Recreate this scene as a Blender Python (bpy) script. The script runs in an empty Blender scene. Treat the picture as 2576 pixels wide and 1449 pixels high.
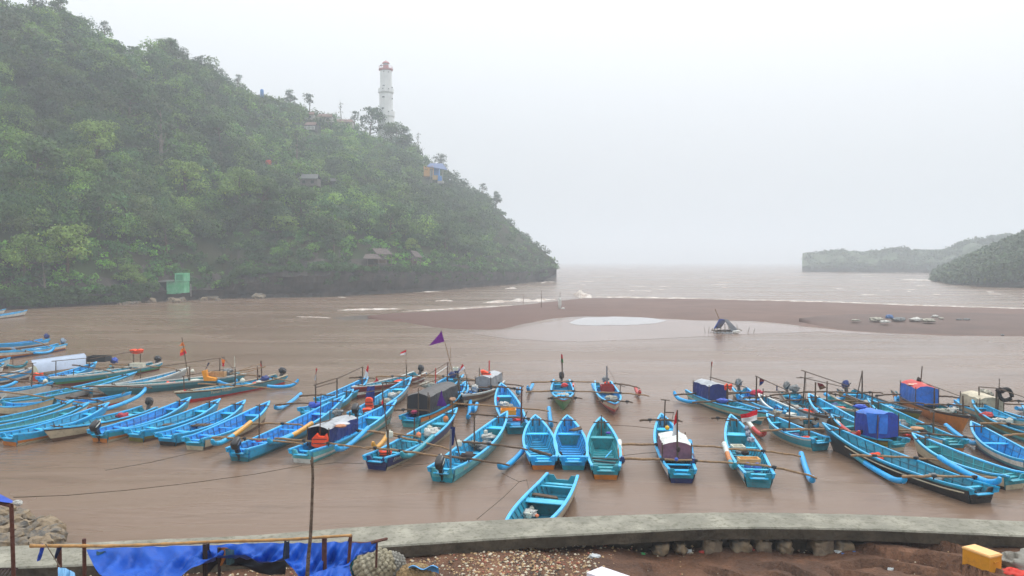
import bpy, math, random
import numpy as np
from mathutils import Vector, Matrix
R = math.radians
scene = bpy.context.scene
# ---------------------------------------------------------------- camera
F, UC, VC, YH, CH = 1909.0, 1288.0, 724.5, 657.0, 9.0     # focal length, centre, horizon of the photo at 2576 px, eye height (m)
PITCH = math.atan((VC-YH)/F)
cam_d = bpy.data.cameras.new('camera'); cam = bpy.data.objects.new('camera', cam_d)
scene.collection.objects.link(cam); scene.camera = cam
cam_d.sensor_width = 36; cam_d.lens = 36*F/2576; cam_d.clip_start = .1; cam_d.clip_end = 12000
cam.location = (0, 0, CH); cam.rotation_euler = (R(90)-PITCH, 0, 0)
# ---------------------------------------------------------------- sky, sun, exposure (overcast rain)
w = bpy.data.worlds.new('World'); scene.world = w; w.use_nodes = True
nt = w.node_tree; bg = nt.nodes['Background']
sky = nt.nodes.new('ShaderNodeTexSky'); sky.sky_type = 'NISHITA'; sky.sun_disc = False
sky.sun_elevation = R(58); sky.sun_rotation = R(35); sky.dust_density = 4; sky.air_density = 1.4
hs = nt.nodes.new('ShaderNodeHueSaturation'); hs.inputs['Saturation'].default_value = .22
nt.links.new(sky.outputs[0], hs.inputs['Color'])
mx = nt.nodes.new('ShaderNodeMixRGB'); mx.inputs[0].default_value = .72
nt.links.new(hs.outputs[0], mx.inputs[1]); mx.inputs[2].default_value = (10.6, 11.0, 11.5, 1)   # cloud deck
# overcast sky: the zenith about three times as bright as the horizon
tcw = nt.nodes.new('ShaderNodeTexCoord'); sxw = nt.nodes.new('ShaderNodeSeparateXYZ'); nt.links.new(tcw.outputs['Generated'], sxw.inputs[0])
mrw = nt.nodes.new('ShaderNodeMapRange'); nt.links.new(sxw.outputs['Z'], mrw.inputs[0]); mrw.inputs[3].default_value = .345; mrw.inputs[4].default_value = 1.1
m2w = nt.nodes.new('ShaderNodeMixRGB'); m2w.blend_type = 'MULTIPLY'; m2w.inputs[0].default_value = 1
nt.links.new(mx.outputs[0], m2w.inputs[1]); nt.links.new(mrw.outputs[0], m2w.inputs[2])
nt.links.new(m2w.outputs[0], bg.inputs[0]); bg.inputs[1].default_value = .15
sd = bpy.data.lights.new('sun', 'SUN'); sun = bpy.data.objects.new('sun', sd); scene.collection.objects.link(sun)
sd.energy = .9; sd.angle = R(25); sd.color = (1, .97, .93); sun.rotation_euler = (R(32), 0, R(180-35)); 
scene.view_settings.view_transform = 'Standard'; scene.view_settings.look = 'None'
scene.view_settings.gamma = 1; scene.view_settings.exposure = .45
try:
    scene.cycles.volume_bounces = 2; scene.cycles.volume_step_rate = 5; scene.cycles.max_bounces = 6
except Exception: pass
# ---------------------------------------------------------------- helpers
PC, PS = math.cos(PITCH), math.sin(PITCH)
def ray(u, v):
    x = (u-UC)/F; y = -(v-VC)/F
    return Vector((x, PC+y*PS, -PS+y*PC))
def W(u, v, z=0.):                      # point of height z seen at pixel u, v
    d = ray(u, v); t = (z-CH)/d.z; return Vector((d.x*t, d.y*t, z))
def A(u, v, Y):                         # point at distance Y seen at pixel u, v
    d = ray(u, v); t = Y/d.y; return Vector((d.x*t, Y, CH+d.z*t))
CROPS = {0:(0,0,1,1),1:(0,754.7,.2605,.2605),2:(377.4,817.6,.2605,.2605),3:(691.8,817.6,.2822,.2822),4:(1132,849,.2822,.2822),
         5:(1572.3,880.5,.2604,.2604),6:(2012.6,911.9,.2604,.2604),7:(0,1163.5,.293,.293),8:(691.8,1163.5,.293,.293),
         9:(1949.7,1226.4,.2432,.2432),10:(629,125.8,.2387,.2387),11:(629,440,.3174,.3174),12:(0,377,.3038,.3038),13:(912,138.4,.1302,.1302),
         14:(1792.5,912,.1302,.1302),15:(1006.3,905.7,.1302,.1302),16:(1383.6,566,.2442,.2442),17:(1949.7,566,.2432,.2432),18:(1383.6,1226.4,.2442,.2442)}
def px(c, x, y):
    a = CROPS[c]; return a[0]+x*a[2], a[1]+y*a[3]
def lerp(a, b, t): return a+(b-a)*t
def interp(x, pts):
    return float(np.interp(x, [p[0] for p in pts], [p[1] for p in pts]))
from mathutils import noise as mn
def fbm(x, y, z=0., o=4, f=1.):
    return mn.fractal(Vector((x*f, y*f, z*f)), 1., 2., o)
# ---------------------------------------------------------------- materials
MATS = {}
def mat(name, col, rough=.6, var=.15, scale=3., spec=.4, col2=None, mixs=.0, bump=0., bscale=20., dirt=None, dirtamt=.35, metal=0., trans=0.):
    """procedural paint: base colour with noise variation, optional patches of a second colour, dirt and bump"""
    if name in MATS: return MATS[name]
    m = bpy.data.materials.new(name); m.use_nodes = True; n = m.node_tree; b = n.nodes['Principled BSDF']
    tc = n.nodes.new('ShaderNodeTexCoord'); L = n.links.new
    no = n.nodes.new('ShaderNodeTexNoise'); no.inputs['Scale'].default_value = scale; no.inputs['Detail'].default_value = 6
    L(tc.outputs['Object'], no.inputs['Vector'])
    r = n.nodes.new('ShaderNodeMapRange'); L(no.outputs['Fac'], r.inputs[0])
    r.inputs[1].default_value = .3; r.inputs[2].default_value = .7; r.inputs[3].default_value = 1-var; r.inputs[4].default_value = 1+var
    mu = n.nodes.new('ShaderNodeMixRGB'); mu.blend_type = 'MULTIPLY'; mu.inputs[0].default_value = 1
    mu.inputs[1].default_value = (*col, 1); L(r.outputs[0], mu.inputs[2]); out = mu.outputs[0]
    def patch(c2, sc, lo, hi, amt, out):
        n2 = n.nodes.new('ShaderNodeTexNoise'); n2.inputs['Scale'].default_value = sc; n2.inputs['Detail'].default_value = 8; n2.inputs['Roughness'].default_value = .65
        L(tc.outputs['Object'], n2.inputs['Vector'])
        q = n.nodes.new('ShaderNodeMapRange'); L(n2.outputs['Fac'], q.inputs[0])
        q.inputs[1].default_value = lo; q.inputs[2].default_value = hi; q.inputs[3].default_value = 0; q.inputs[4].default_value = amt
        k = n.nodes.new('ShaderNodeMixRGB'); L(q.outputs[0], k.inputs[0]); L(out, k.inputs[1]); k.inputs[2].default_value = (*c2, 1)
        return k.outputs[0]
    if col2: out = patch(col2, mixs or scale*.7, .42, .6, .9, out)
    if dirt: out = patch(dirt, 7., .5, .68, dirtamt, out)
    L(out, b.inputs['Base Color'])
    b.inputs['Roughness'].default_value = rough; b.inputs['Specular IOR Level'].default_value = spec; b.inputs['Metallic'].default_value = metal
    if trans: b.inputs['Transmission Weight'].default_value = trans
    if bump:
        nb = n.nodes.new('ShaderNodeTexNoise'); nb.inputs['Scale'].default_value = bscale; nb.inputs['Detail'].default_value = 6
        L(tc.outputs['Object'], nb.inputs['Vector'])
        bp = n.nodes.new('ShaderNodeBump'); bp.inputs['Strength'].default_value = min(bump, 1); bp.inputs['Distance'].default_value = .05*max(1, bump)
        L(nb.outputs['Fac'], bp.inputs['Height']); L(bp.outputs[0], b.inputs['Normal'])
    MATS[name] = m; return m
GR = (.10, .07, .05)
PAL = dict(blue=(.004,.35,.76), blue2=(.008,.34,.60), teal=(.012,.27,.36), dteal=(.018,.16,.20), lblue=(.045,.46,.84), white=(.62,.64,.60), cream=(.50,.44,.31),
    navy=(.012,.025,.12), red=(.50,.02,.015), orange=(.52,.17,.02), yellow=(.62,.30,.03), green=(.04,.20,.06), black=(.018,.018,.02), brown=(.13,.07,.04),
    aqua=(.09,.42,.45), olive=(.16,.15,.03), grey=(.25,.26,.27), rust=(.10,.03,.018), maroon=(.14,.015,.02), sea=(.05,.25,.32), dkwood=(.07,.045,.03), lgrey=(.42,.43,.42), pink=(.35,.18,.25))
def paint(c): return mat('paint_'+c, PAL[c], .38, .14, 1.6, .5, dirt=GR, dirtamt=.38, bump=.15, bscale=9)
M_bamboo = mat('bamboo', (.25,.15,.07), .55, .3, 6, .3, dirt=(.08,.04,.02), dirtamt=.6, bump=.3)
M_dbamboo = mat('dark_bamboo', (.11,.065,.035), .6, .3, 6, .3, dirt=(.03,.02,.015), dirtamt=.6, bump=.3)
M_wood = mat('old_wood', (.10,.065,.04), .75, .3, 4, .3, dirt=(.03,.025,.02), dirtamt=.6, bump=.4)
M_rope = mat('rope', (.10,.075,.05), .9, .2, 8)
M_net = mat('net', (.50,.47,.38), .85, .35, 9, .2, col2=(.22,.22,.2), mixs=6, bump=1., bscale=30)
M_net2 = mat('net_white', (.62,.61,.56), .8, .3, 9, .2, dirt=(.2,.2,.2), dirtamt=.6, bump=1., bscale=30)
M_netg = mat('net_grey', (.30,.31,.31), .8, .4, 9, .2, col2=(.12,.13,.13), mixs=6, bump=1., bscale=30)
M_vest = mat('vest_orange', (.85,.07,.015), .6, .1, 5, .3, dirt=(.4,.05,.02), dirtamt=.4)
M_float = {c: mat('pipe_'+c, PAL[c], .3, .1, 2, .5, dirt=(.05,.12,.12), dirtamt=.4) for c in PAL}
M_plast = mat('white_plastic', (.62,.62,.52), .4, .12, 5, .5, dirt=(.2,.18,.1), dirtamt=.4)
M_motor = mat('motor_black', (.012,.012,.014), .3, .2, 5, .5)
M_metal = mat('motor_grey', (.22,.23,.25), .4, .2, 8, .5, metal=.6)
# ---------------------------------------------------------------- mesh builder
class MB:
    def __init__(s): s.v = []; s.f = []; s.m = []
    def add(s, vs, fs, mi=0):
        o = len(s.v); s.v += [tuple(p) for p in vs]
        for f in fs: s.f.append([i+o for i in f]); s.m.append(mi)
    def box(s, c, d, mi=0, rot=None):
        c = Vector(c); hx, hy, hz = d[0]/2, d[1]/2, d[2]/2; k = min(d)*.12
        vs = []
        for x in (-1, 1):
            for y in (-1, 1):
                for z in (-1, 1):
                    p = Vector((x*hx, y*hy, z*hz)); vs.append(c+(rot @ p if rot else p))
        s.add(vs, [(0,1,3,2),(4,6,7,5),(0,4,5,1),(2,3,7,6),(0,2,6,4),(1,5,7,3)], mi)
    def tube(s, pts, r, n=7, mi=0, cap=True):
        pts = [Vector(p) for p in pts]; k = len(pts); rs = r if isinstance(r, (list, tuple)) else [r]*k
        vs = []; up0 = Vector((0, 0, 1))
        for i, p in enumerate(pts):
            d = (pts[min(i+1, k-1)]-pts[max(i-1, 0)]).normalized()
            up = up0 if abs(d.z) < .9 else Vector((1, 0, 0))
            a = d.cross(up).normalized(); b = d.cross(a)
            for j in range(n):
                t = 2*math.pi*j/n; vs.append(p+(a*math.cos(t)+b*math.sin(t))*rs[i])
        fs = [(i*n+j, i*n+(j+1) % n, (i+1)*n+(j+1) % n, (i+1)*n+j) for i in range(k-1) for j in range(n)]
        if cap: fs += [tuple(range(n))[::-1], tuple((k-1)*n+j for j in range(n))]
        s.add(vs, fs, mi)
    def grid(s, P, mi=0, mf=None):               # P[i][j]
        a, b = len(P), len(P[0]); o = len(s.v); s.v += [tuple(p) for row in P for p in row]
        for i in range(a-1):
            for j in range(b-1):
                s.f.append([o+i*b+j, o+i*b+j+1, o+(i+1)*b+j+1, o+(i+1)*b+j]); s.m.append(mf(i, j) if mf else mi)
    def lathe(s, c, prof, n=14, mi=0, mf=None):
        c = Vector(c); P = [[c+Vector((r*math.cos(2*math.pi*j/n), r*math.sin(2*math.pi*j/n), z)) for j in range(n+1)] for r, z in prof]
        s.grid(P, mi, mf)
    def blob(s, c, rad, nu=14, nv=9, am=.15, fr=1.5, seed=0., mi=0, e=1., floor=None, rot=0.):
        c = Vector(c); P = []
        for i in range(nv+1):
            th = math.pi*i/nv; row = []
            for j in range(nu+1):
                ph = 2*math.pi*(j % nu)/nu
                d = Vector((math.sin(th)*math.cos(ph), math.sin(th)*math.sin(ph), math.cos(th)))
                if e != 1.: d = Vector([math.copysign(abs(q)**e, q) for q in d])
                k = 1+am*fbm(d.x*fr+seed, d.y*fr, d.z*fr, 3)
                q = Vector((d.x*rad[0]*k, d.y*rad[1]*k, d.z*rad[2]*k))
                if rot: q = Vector((q.x*math.cos(rot)-q.y*math.sin(rot), q.x*math.sin(rot)+q.y*math.cos(rot), q.z))
                p = c+q
                if floor is not None and p.z < floor: p.z = floor
                row.append(p)
            P.append(row)
        s.grid(P, mi)
    def prism(s, poly, h, mi=0):                  # poly: list of 3-D points, h: extrusion vector
        n = len(poly); h = Vector(h); vs = [Vector(p) for p in poly]; vs += [p+h for p in vs]
        s.add(vs, [tuple(range(n)), tuple(range(n, 2*n))[::-1]]+[(i, (i+1) % n, n+(i+1) % n, n+i)[::-1] for i in range(n)], mi)
    def build(s, name, mats, parent=None, smooth=False, loc=None):
        me = bpy.data.meshes.new(name); me.from_pydata(s.v, [], s.f)
        ms = mats if isinstance(mats, (list, tuple)) else [mats]
        for m in ms: me.materials.append(m)
        if len(ms) > 1: me.polygons.foreach_set('material_index', s.m)
        if smooth: me.polygons.foreach_set('use_smooth', [True]*len(me.polygons))
        me.update(); me.validate()
        o = bpy.data.objects.new(name, me); scene.collection.objects.link(o)
        if parent: o.parent = parent
        if loc is not None: o.location = loc
        return o
def smooth_angle(o, a=40):
    me = o.data; me.polygons.foreach_set('use_smooth', [True]*len(me.polygons))
    try: me.set_sharp_from_angle(angle=R(a))
    except Exception: pass
    return o
ORD = ['first','second','third','fourth','fifth','sixth','seventh','eighth','ninth','tenth','eleventh','twelfth','thirteenth','fourteenth','fifteenth','sixteenth','seventeenth','eighteenth','nineteenth','twentieth','twenty-first','twenty-second','twenty-third','twenty-fourth','twenty-fifth','twenty-sixth']
def tag(o, label=None, cat=None, group=None, kind=None):
    if label: o['label'] = label
    if cat: o['category'] = cat
    if group: o['group'] = group
    if kind: o['kind'] = kind
    return o
def empty(name, loc, rz=0, label=None, cat=None, group=None):
    o = bpy.data.objects.new(name, None); scene.collection.objects.link(o); o.empty_display_size = .3
    o.location = loc; o.rotation_euler = (0, 0, rz); return tag(o, label, cat, group)
def cloth(b, c, nx=10, ny=8, rip=.05, seed=0., mf=None, dirv=(0, 1, 0), fr=6.):
    """c = 4 corners (hoist top, hoist bottom, fly top, fly bottom)"""
    P = []
    dv = Vector(dirv)
    for j in range(ny+1):
        row = []
        for i in range(nx+1):
            s_, t_ = i/nx, j/ny
            p = (c[0]*(1-s_)+c[2]*s_)*(1-t_)+(c[1]*(1-s_)+c[3]*s_)*t_
            row.append(p+dv*(rip*s_**.5*math.sin(s_*fr+t_*2+seed)+rip*.4*fbm(s_*3+seed, t_*3)))
        P.append(row)
    b.grid(P, 0, mf)
# ================================================================ WATER, SAND, FAR LAND
def water_mat():
    m = bpy.data.materials.new('muddy_water'); m.use_nodes = True; n = m.node_tree; b = n.nodes['Principled BSDF']; L = n.links.new
    g = n.nodes.new('ShaderNodeNewGeometry')
    def mp(sx, sy, rz=0):
        q = n.nodes.new('ShaderNodeMapping'); q.inputs['Scale'].default_value = (sx, sy, 1); q.inputs['Rotation'].default_value = (0, 0, rz)
        L(g.outputs['Position'], q.inputs[0]); return q.outputs[0]
    def noi(vec, sc, det=5, dist=0.):
        q = n.nodes.new('ShaderNodeTexNoise'); q.inputs['Scale'].default_value = sc; q.inputs['Detail'].default_value = det
        q.inputs['Distortion'].default_value = dist; L(vec, q.inputs['Vector']); return q.outputs['Fac']
    big = noi(mp(.35, 1.3, .12), .05, 6, 1.2)
    cr = n.nodes.new('ShaderNodeValToRGB'); L(big, cr.inputs[0])
    e = cr.color_ramp.elements; e[0].position = .33; e[0].color = (.158, .098, .062, 1); e[1].position = .68; e[1].color = (.205, .138, .096, 1)
    st = noi(mp(.4, 1.2, .18), .5, 8, 1.2)
    q = n.nodes.new('ShaderNodeMapRange'); L(st, q.inputs[0]); q.inputs[1].default_value = .55; q.inputs[2].default_value = .72; q.inputs[3].default_value = 0; q.inputs[4].default_value = .42
    k = n.nodes.new('ShaderNodeMixRGB'); L(q.outputs[0], k.inputs[0]); L(cr.outputs[0], k.inputs[1]); k.inputs[2].default_value = (.115, .070, .042, 1)
    L(k.outputs[0], b.inputs['Base Color'])
    r = n.nodes.new('ShaderNodeMapRange'); L(noi(mp(.3, 1.5, .15), .09, 4, 1.), r.inputs[0]); r.inputs[1].default_value = .35; r.inputs[2].default_value = .65
    r.inputs[3].default_value = .19; r.inputs[4].default_value = .31; L(r.outputs[0], b.inputs['Roughness'])
    b.inputs['IOR'].default_value = 1.33
    s1 = noi(mp(.5, 1.7, .1), 1.6, 6, .6); s2 = noi(mp(.25, 1., .1), .28, 4, .8); s3 = noi(mp(1, 1.5), 9., 3)
    def mul(a, f):
        z = n.nodes.new('ShaderNodeMath'); z.operation = 'MULTIPLY'; L(a, z.inputs[0]); z.inputs[1].default_value = f; return z.outputs[0]
    def add(a, c):
        z = n.nodes.new('ShaderNodeMath'); L(a, z.inputs[0]); L(c, z.inputs[1]); return z.outputs[0]
    # farther out (past the bar) the swell is higher
    sx = n.nodes.new('ShaderNodeSeparateXYZ'); L(g.outputs['Position'], sx.inputs[0])
    far = n.nodes.new('ShaderNodeMapRange'); L(sx.outputs['Y'], far.inputs[0]); far.inputs[1].default_value = 110; far.inputs[2].default_value = 220
    far.inputs[3].default_value = 1.; far.inputs[4].default_value = 3.2
    z = n.nodes.new('ShaderNodeMath'); z.operation = 'MULTIPLY'; L(mul(s2, .55), z.inputs[0]); L(far.outputs[0], z.inputs[1])
    h = add(add(mul(s1, .17), z.outputs[0]), mul(s3, .010))
    bp = n.nodes.new('ShaderNodeBump'); bp.inputs['Strength'].default_value = .27; bp.inputs['Distance'].default_value = .5
    L(h, bp.inputs['Height']); L(bp.outputs[0], b.inputs['Normal'])
    return m
mb = MB(); mb.grid([[(x, y, 0) for x in (-4500, -600, 0, 600, 4500)] for y in (5, 60, 200, 600, 2500, 6000)][::-1])
tag(mb.build('water', water_mat()), kind='structure')
def sand_mat(name, c1, c2, rough):
    m = mat(name, c1, rough, .12, .15, .4, col2=c2, mixs=.12, dirt=(.12,.08,.06), dirtamt=.2, bump=.5, bscale=1.2); return m
M_sand = sand_mat('wet_sand', (.112,.060,.043), (.140,.079,.057), .75)
_n = M_sand.node_tree; _b = _n.nodes['Principled BSDF']; _src = _b.inputs['Base Color'].links[0].from_socket      # redder wet sand towards the tip of the bar
_g = _n.nodes.new('ShaderNodeNewGeometry'); _x = _n.nodes.new('ShaderNodeSeparateXYZ'); _n.links.new(_g.outputs['Position'], _x.inputs[0])
_r = _n.nodes.new('ShaderNodeMapRange'); _n.links.new(_x.outputs['X'], _r.inputs[0]); _r.inputs[1].default_value = -22; _r.inputs[2].default_value = 24
_m = _n.nodes.new('ShaderNodeMixRGB'); _n.links.new(_r.outputs[0], _m.inputs[0]); _m.inputs[1].default_value = (.090, .038, .024, 1); _n.links.new(_src, _m.inputs[2]); _n.links.new(_m.outputs[0], _b.inputs['Base Color'])
M_sand2 = sand_mat('dark_sand', (.085,.050,.038), (.11,.066,.050), .75)
def strip(name, up, lo, u0, u1, m, hz=.5, z0=.02, z1=None, n=60, rows=10, rag=1.2, kind='structure'):
    b = MB(); P = []
    for i in range(n+1):
        u = lerp(u0, u1, i/n)
        a = interp(u, up)+rag*.35*fbm(u*.02, 3.1, hz*9); c = interp(u, lo)+rag*fbm(u*.013, 7.7, hz*9); c = max(c, a+.05)
        p, q = W(u, a, z0), W(u, c, z0 if z1 is None else z1)
        row = []
        for j in range(rows+1):
            t = j/rows; x = p.lerp(q, t); x.z = lerp(z0, z0 if z1 is None else z1, t)-.05+(hz*(math.sin(math.pi*t)**.6)*(1+.35*fbm(x.x*.05, x.y*.05)) if 0 < t < 1 else 0); row.append(x)
        P.append(row)
    b.grid(P); return tag(b.build(name, m, smooth=True), kind=kind)
sp_up = [(925,800),(950,795),(1000,788),(1100,783),(1200,775),(1300,768),(1400,757),(1450,751),(1500,749),(1700,750),(1900,755),(2100,760),(2300,768),(2576,776),(3300,795)]
sp_lo = [(925,801),(960,805),(1020,810),(1080,822),(1150,829),(1230,831),(1270,828),(1310,817),(1380,803),(1440,798),(1560,797),(1650,801),(1750,806),(1890,809),(1960,814),(2060,826),(2130,833),(2250,841),(2400,846),(2576,848),(3300,860)]
strip('sand_spit', sp_up, sp_lo, 925, 3300, M_sand, .45, n=120)
strip('sand_mound', [(2010,806),(2060,795),(2150,790),(2300,787),(2450,785),(2576,789),(2900,800)], [(2010,812),(2060,822),(2130,830.5),(2250,838.5),(2400,843.5),(2576,845.5),(2900,850)], 2010, 2900, M_sand2, .5, z0=.35, z1=.03, n=50)
strip('wet_flat', [(835,799),(900,792),(960,790),(1010,787)], [(835,800),(870,808),(930,806),(990,812),(1010,812)], 835, 1010, sand_mat('wet_flat_mat', (.10,.075,.065), (.13,.09,.075), .25), .06, z0=.01, n=20)
M_pool = mat('pool_water', (.36,.33,.32), .10, .12, .2, 1.)
M_pool.node_tree.nodes['Principled BSDF'].inputs['IOR'].default_value = 2.2
def sheet(name, up, lo, m, z, n=50):
    b = MB(); u0, u1 = up[0][0], up[-1][0]
    b.grid([[W(u, interp(u, up)+.6*fbm(u*.03, 2), z), W(u, interp(u, lo)+1.2*fbm(u*.02, 9), z)] for u in [lerp(u0, u1, i/n) for i in range(n+1)]])
    return tag(b.build(name, m), kind='structure')
sheet('tide_pool', [(1432,812),(1445,805),(1470,799),(1550,796.5),(1640,800),(1676,806)], [(1432,813),(1450,817),(1500,819),(1600,817),(1650,813),(1676,807)], M_pool, .03)
M_calm = mat('calm_water', (.24,.175,.145), .24, .1, .1, .5); M_calm.node_tree.nodes['Principled BSDF'].inputs['IOR'].default_value = 1.33
sheet('calm_water', [(1180,836),(1280,830),(1380,810),(1450,800),(1650,803),(1890,811),(2060,827),(2250,842)], [(1180,838),(1280,852),(1380,858),(1450,860),(1650,852),(1890,840),(2060,834),(2250,844)], M_calm, .012)
M_foam = mat('foam', (.60,.56,.51), .8, .25, .6, .2, col2=(.30,.22,.17), mixs=.5, bump=1., bscale=3)
b = MB(); rnd = random.Random(5)
def foam(pts, wd, h, ragf=1.):
    n = 46; pu = [p[0] for p in pts]; P = []
    for i in range(n+1):
        t = i/n; u = lerp(pts[0][0], pts[-1][0], t); v = interp(u, pts)+.8*fbm(u*.05, wd, 1)
        k = max(.06, (math.sin(math.pi*t)**.5)*(1+.9*fbm(u*.06*ragf, 5, wd)))
        a, c = W(u, v-wd*k*.5, .01), W(u, v+wd*k*.5, .01); m_ = (a+c)/2; m_.z = .02+h*k
        P.append([a, (a+m_)/2+Vector((0, 0, h*.3*k)), m_, (c+m_)/2+Vector((0, 0, h*.15)), c])
    b.grid(P)
for pts, wd, h in [([(745,797),(800,798),(832,800)],1.2,.08),([(848,781),(900,779),(960,778),(1010,777)],1.9,.2),([(1010,784),(1060,781),(1180,775),(1290,768)],2.,.12),
        ([(1215,762),(1262,759),(1300,756),(1345,757),(1400,753)],4.5,.3),([(1440,740),(1460,743),(1490,748)],10,.9),([(1490,747),(1560,748),(1640,750),(1700,751),(1760,751)],2.6,.2),
        ([(1270,727),(1290,724),(1300,726)],3,.2),([(1095,757),(1120,756),(1140,757)],2,.15),([(1700,751),(1900,755),(2100,760),(2300,768),(2500,774),(2700,780)],1.6,.12),([(1360,712),(1380,708),(1396,709)],3,.2),
        ([(850,748),(870,749)],1.5,.1),([(1060,735),(1110,733)],1.6,.15),([(2060,788),(2070,787),(2080,788)],1.2,.1),([(2270,703),(2350,706),(2380,710)],3,.3)]: foam(pts, wd, h)
for i in range(46):
    u = rnd.uniform(1420, 2500); v = rnd.uniform(676, 742); l = rnd.uniform(10, 46); s_ = rnd.uniform(-.02, .05)
    foam([(u, v), (u+l/2, v+s_*l), (u+l, v+1.5*s_*l)], rnd.uniform(.4, 1.1)*(v-640)/80, .10)
tag(b.build('sea_foam', M_foam, smooth=True), 'thin white foam lines where brown waves break along the sand bar and out at sea', 'sea foam', kind='stuff')
# waterline sheen along the lower edge of the bar
b = MB(); 
# ---------------------------------------------------------------- far headlands
M_farveg = mat('headland_green', (.075,.105,.055), .9, .35, .08, .2, col2=(.10,.12,.08), mixs=.05, bump=1., bscale=.5)  # green lifted paler, standing in for more haze over the headlands
M_farrock = mat('headland_rock', (.115,.12,.095), .9, .3, .1, .2, bump=1., bscale=.6)  # rock colour also paled to imitate distance haze
def headland(name, sil, base, u0, u1, Y0, thick, n, over=0., am=2.2, vegfrom=.35):
    b = MB(); P = []; rows = 14
    for i in range(n+1):
        u = lerp(u0, u1, i/n); top = A(u, interp(u, sil), Y0(u)+thick*.45)
        yb = Y0(u); x0 = (u-UC)/F/PC; row = []
        zt = top.z
        for j in range(rows+1):
            t = j/rows
            if t < .35: y = yb-over*math.sin(t/.35*1.57)*(1-.0*t); z = lerp(-1, zt*.42, t/.35)
            elif t < .8: q = (t-.35)/.45; y = yb-over+(thick*.45+over)*q; z = lerp(zt*.42, zt, math.sin(q*1.57)**.9)
            else: q = (t-.8)/.2; y = yb+thick*(.45+.55*q); z = zt*(1-q*q)-q
            x = (u-UC)/F*y
            k = am*(fbm(x*.05, z*.07, y*.05, 4)); hh = max(0, min(1, z/3))
            row.append((x+k*.6*hh, y+k*hh*1.4, z+am*1.2*hh*max(-.3, fbm(x*.09, y*.04, 3.3, 4))*(1 if t > .3 else .3)))
        P.append(row)
    b.grid(P, 0, lambda i, j: 1 if j < rows*vegfrom+1.5*fbm(i*.3, 2) else 0)
    return tag(b.build(name, [M_farveg, M_farrock]), kind='structure')
silA = [(2016,640),(2060,640),(2110,634),(2150,640),(2200,637),(2230,632),(2270,629),(2290,634),(2330,636),(2380,634),(2420,612),(2470,606),(2530,594),(2560,602),(2700,560),(3000,520)]
headland('far_headland', silA, None, 2018, 3000, lambda u: 640-(u-2018)*.16 if u < 2600 else 547, 90, 150, over=7, am=3., vegfrom=.2)
silB = [(2344,694),(2370,678),(2400,668),(2450,648),(2500,628),(2540,610),(2576,594),(2650,570),(2800,520),(3100,470)]
headland('near_headland', silB, None, 2344, 3100, lambda u: interp(u, [(2344,360),(2400,300),(2480,268),(2600,255),(3100,230)]), 150, 130, over=2, am=2.4, vegfrom=.12)
# ---------------------------------------------------------------- the wooded hill
SIL = [(-700,-150),(-400,-120),(-100,-40),(0,-10),(100,2),(150,14),(230,55),(320,92),(345,122),(400,112),(430,108),(520,142),(560,178),(600,198),(660,236),(720,244),(800,280),(830,292),(900,312),(940,340),(1000,345),(1040,365),(1070,398),(1120,424),(1180,460),(1230,490),(1260,520),(1300,566),(1330,596),(1365,626),(1392,650),(1402,664)]
BASE = [(-700,830),(-400,806),(0,779),(180,771),(380,760),(480,754),(600,750),(800,747),(950,741),(1100,731),(1250,718),(1320,713),(1345,709),(1402,704)]
RID = [(-700,200),(-400,215),(0,240),(350,270),(600,320),(975,395),(1130,410),(1250,400),(1330,380),(1402,345)]
def D0(u): return min(CH*F/(interp(u, BASE)-YH), 330)
def D1(u): return interp(u, RID)
CANT = 4.5
def ZR(u):
    y = D1(u); return max(A(u, interp(u, SIL), y).z - CANT*min(1, max(.15, (1380-u)/160.)), 3)
def zface(u): return interp(u, [(-700,2.5),(300,2.2),(560,2.5),(600,6.),(900,6.8),(1100,6.),(1250,5.4),(1340,4.8),(1402,6)])
def TZ(u, Y):                           # terrain height
    d0, d1 = D0(u)+1.5, D1(u); zf = zface(u); zr = ZR(u)
    if Y <= d0: return zf if Y > d0-2.5 else -1
    if Y <= d1:
        s = (Y-d0)/(d1-d0); k = s**.86
        z = lerp(zf, zr, k); x = (u-UC)/F*Y
        return z+math.sin(math.pi*min(1, s))*(4.5*fbm(x*.018, Y*.018, 1.3, 4)+1.2*fbm(x*.07, Y*.07, 5, 3))
    q = min(1, (Y-d1)/110); return lerp(zr, -2, q**1.5)
def TX(u, Y): return (u-UC)/F*Y
M_hill = mat('hill_undergrowth', (.026,.042,.014), .95, .4, .15, .1, col2=(.04,.035,.02), mixs=.08, bump=1.5, bscale=1.)
M_rock = mat('cliff_rock', (.060,.050,.044), .85, .4, .25, .2, col2=(.028,.026,.024), mixs=.3, dirt=(.20,.14,.09), dirtamt=.35, bump=3., bscale=1.2)
b = MB(); P = []
us = list(np.arange(-700, 1403, 7.5)); NR = 40
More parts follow.
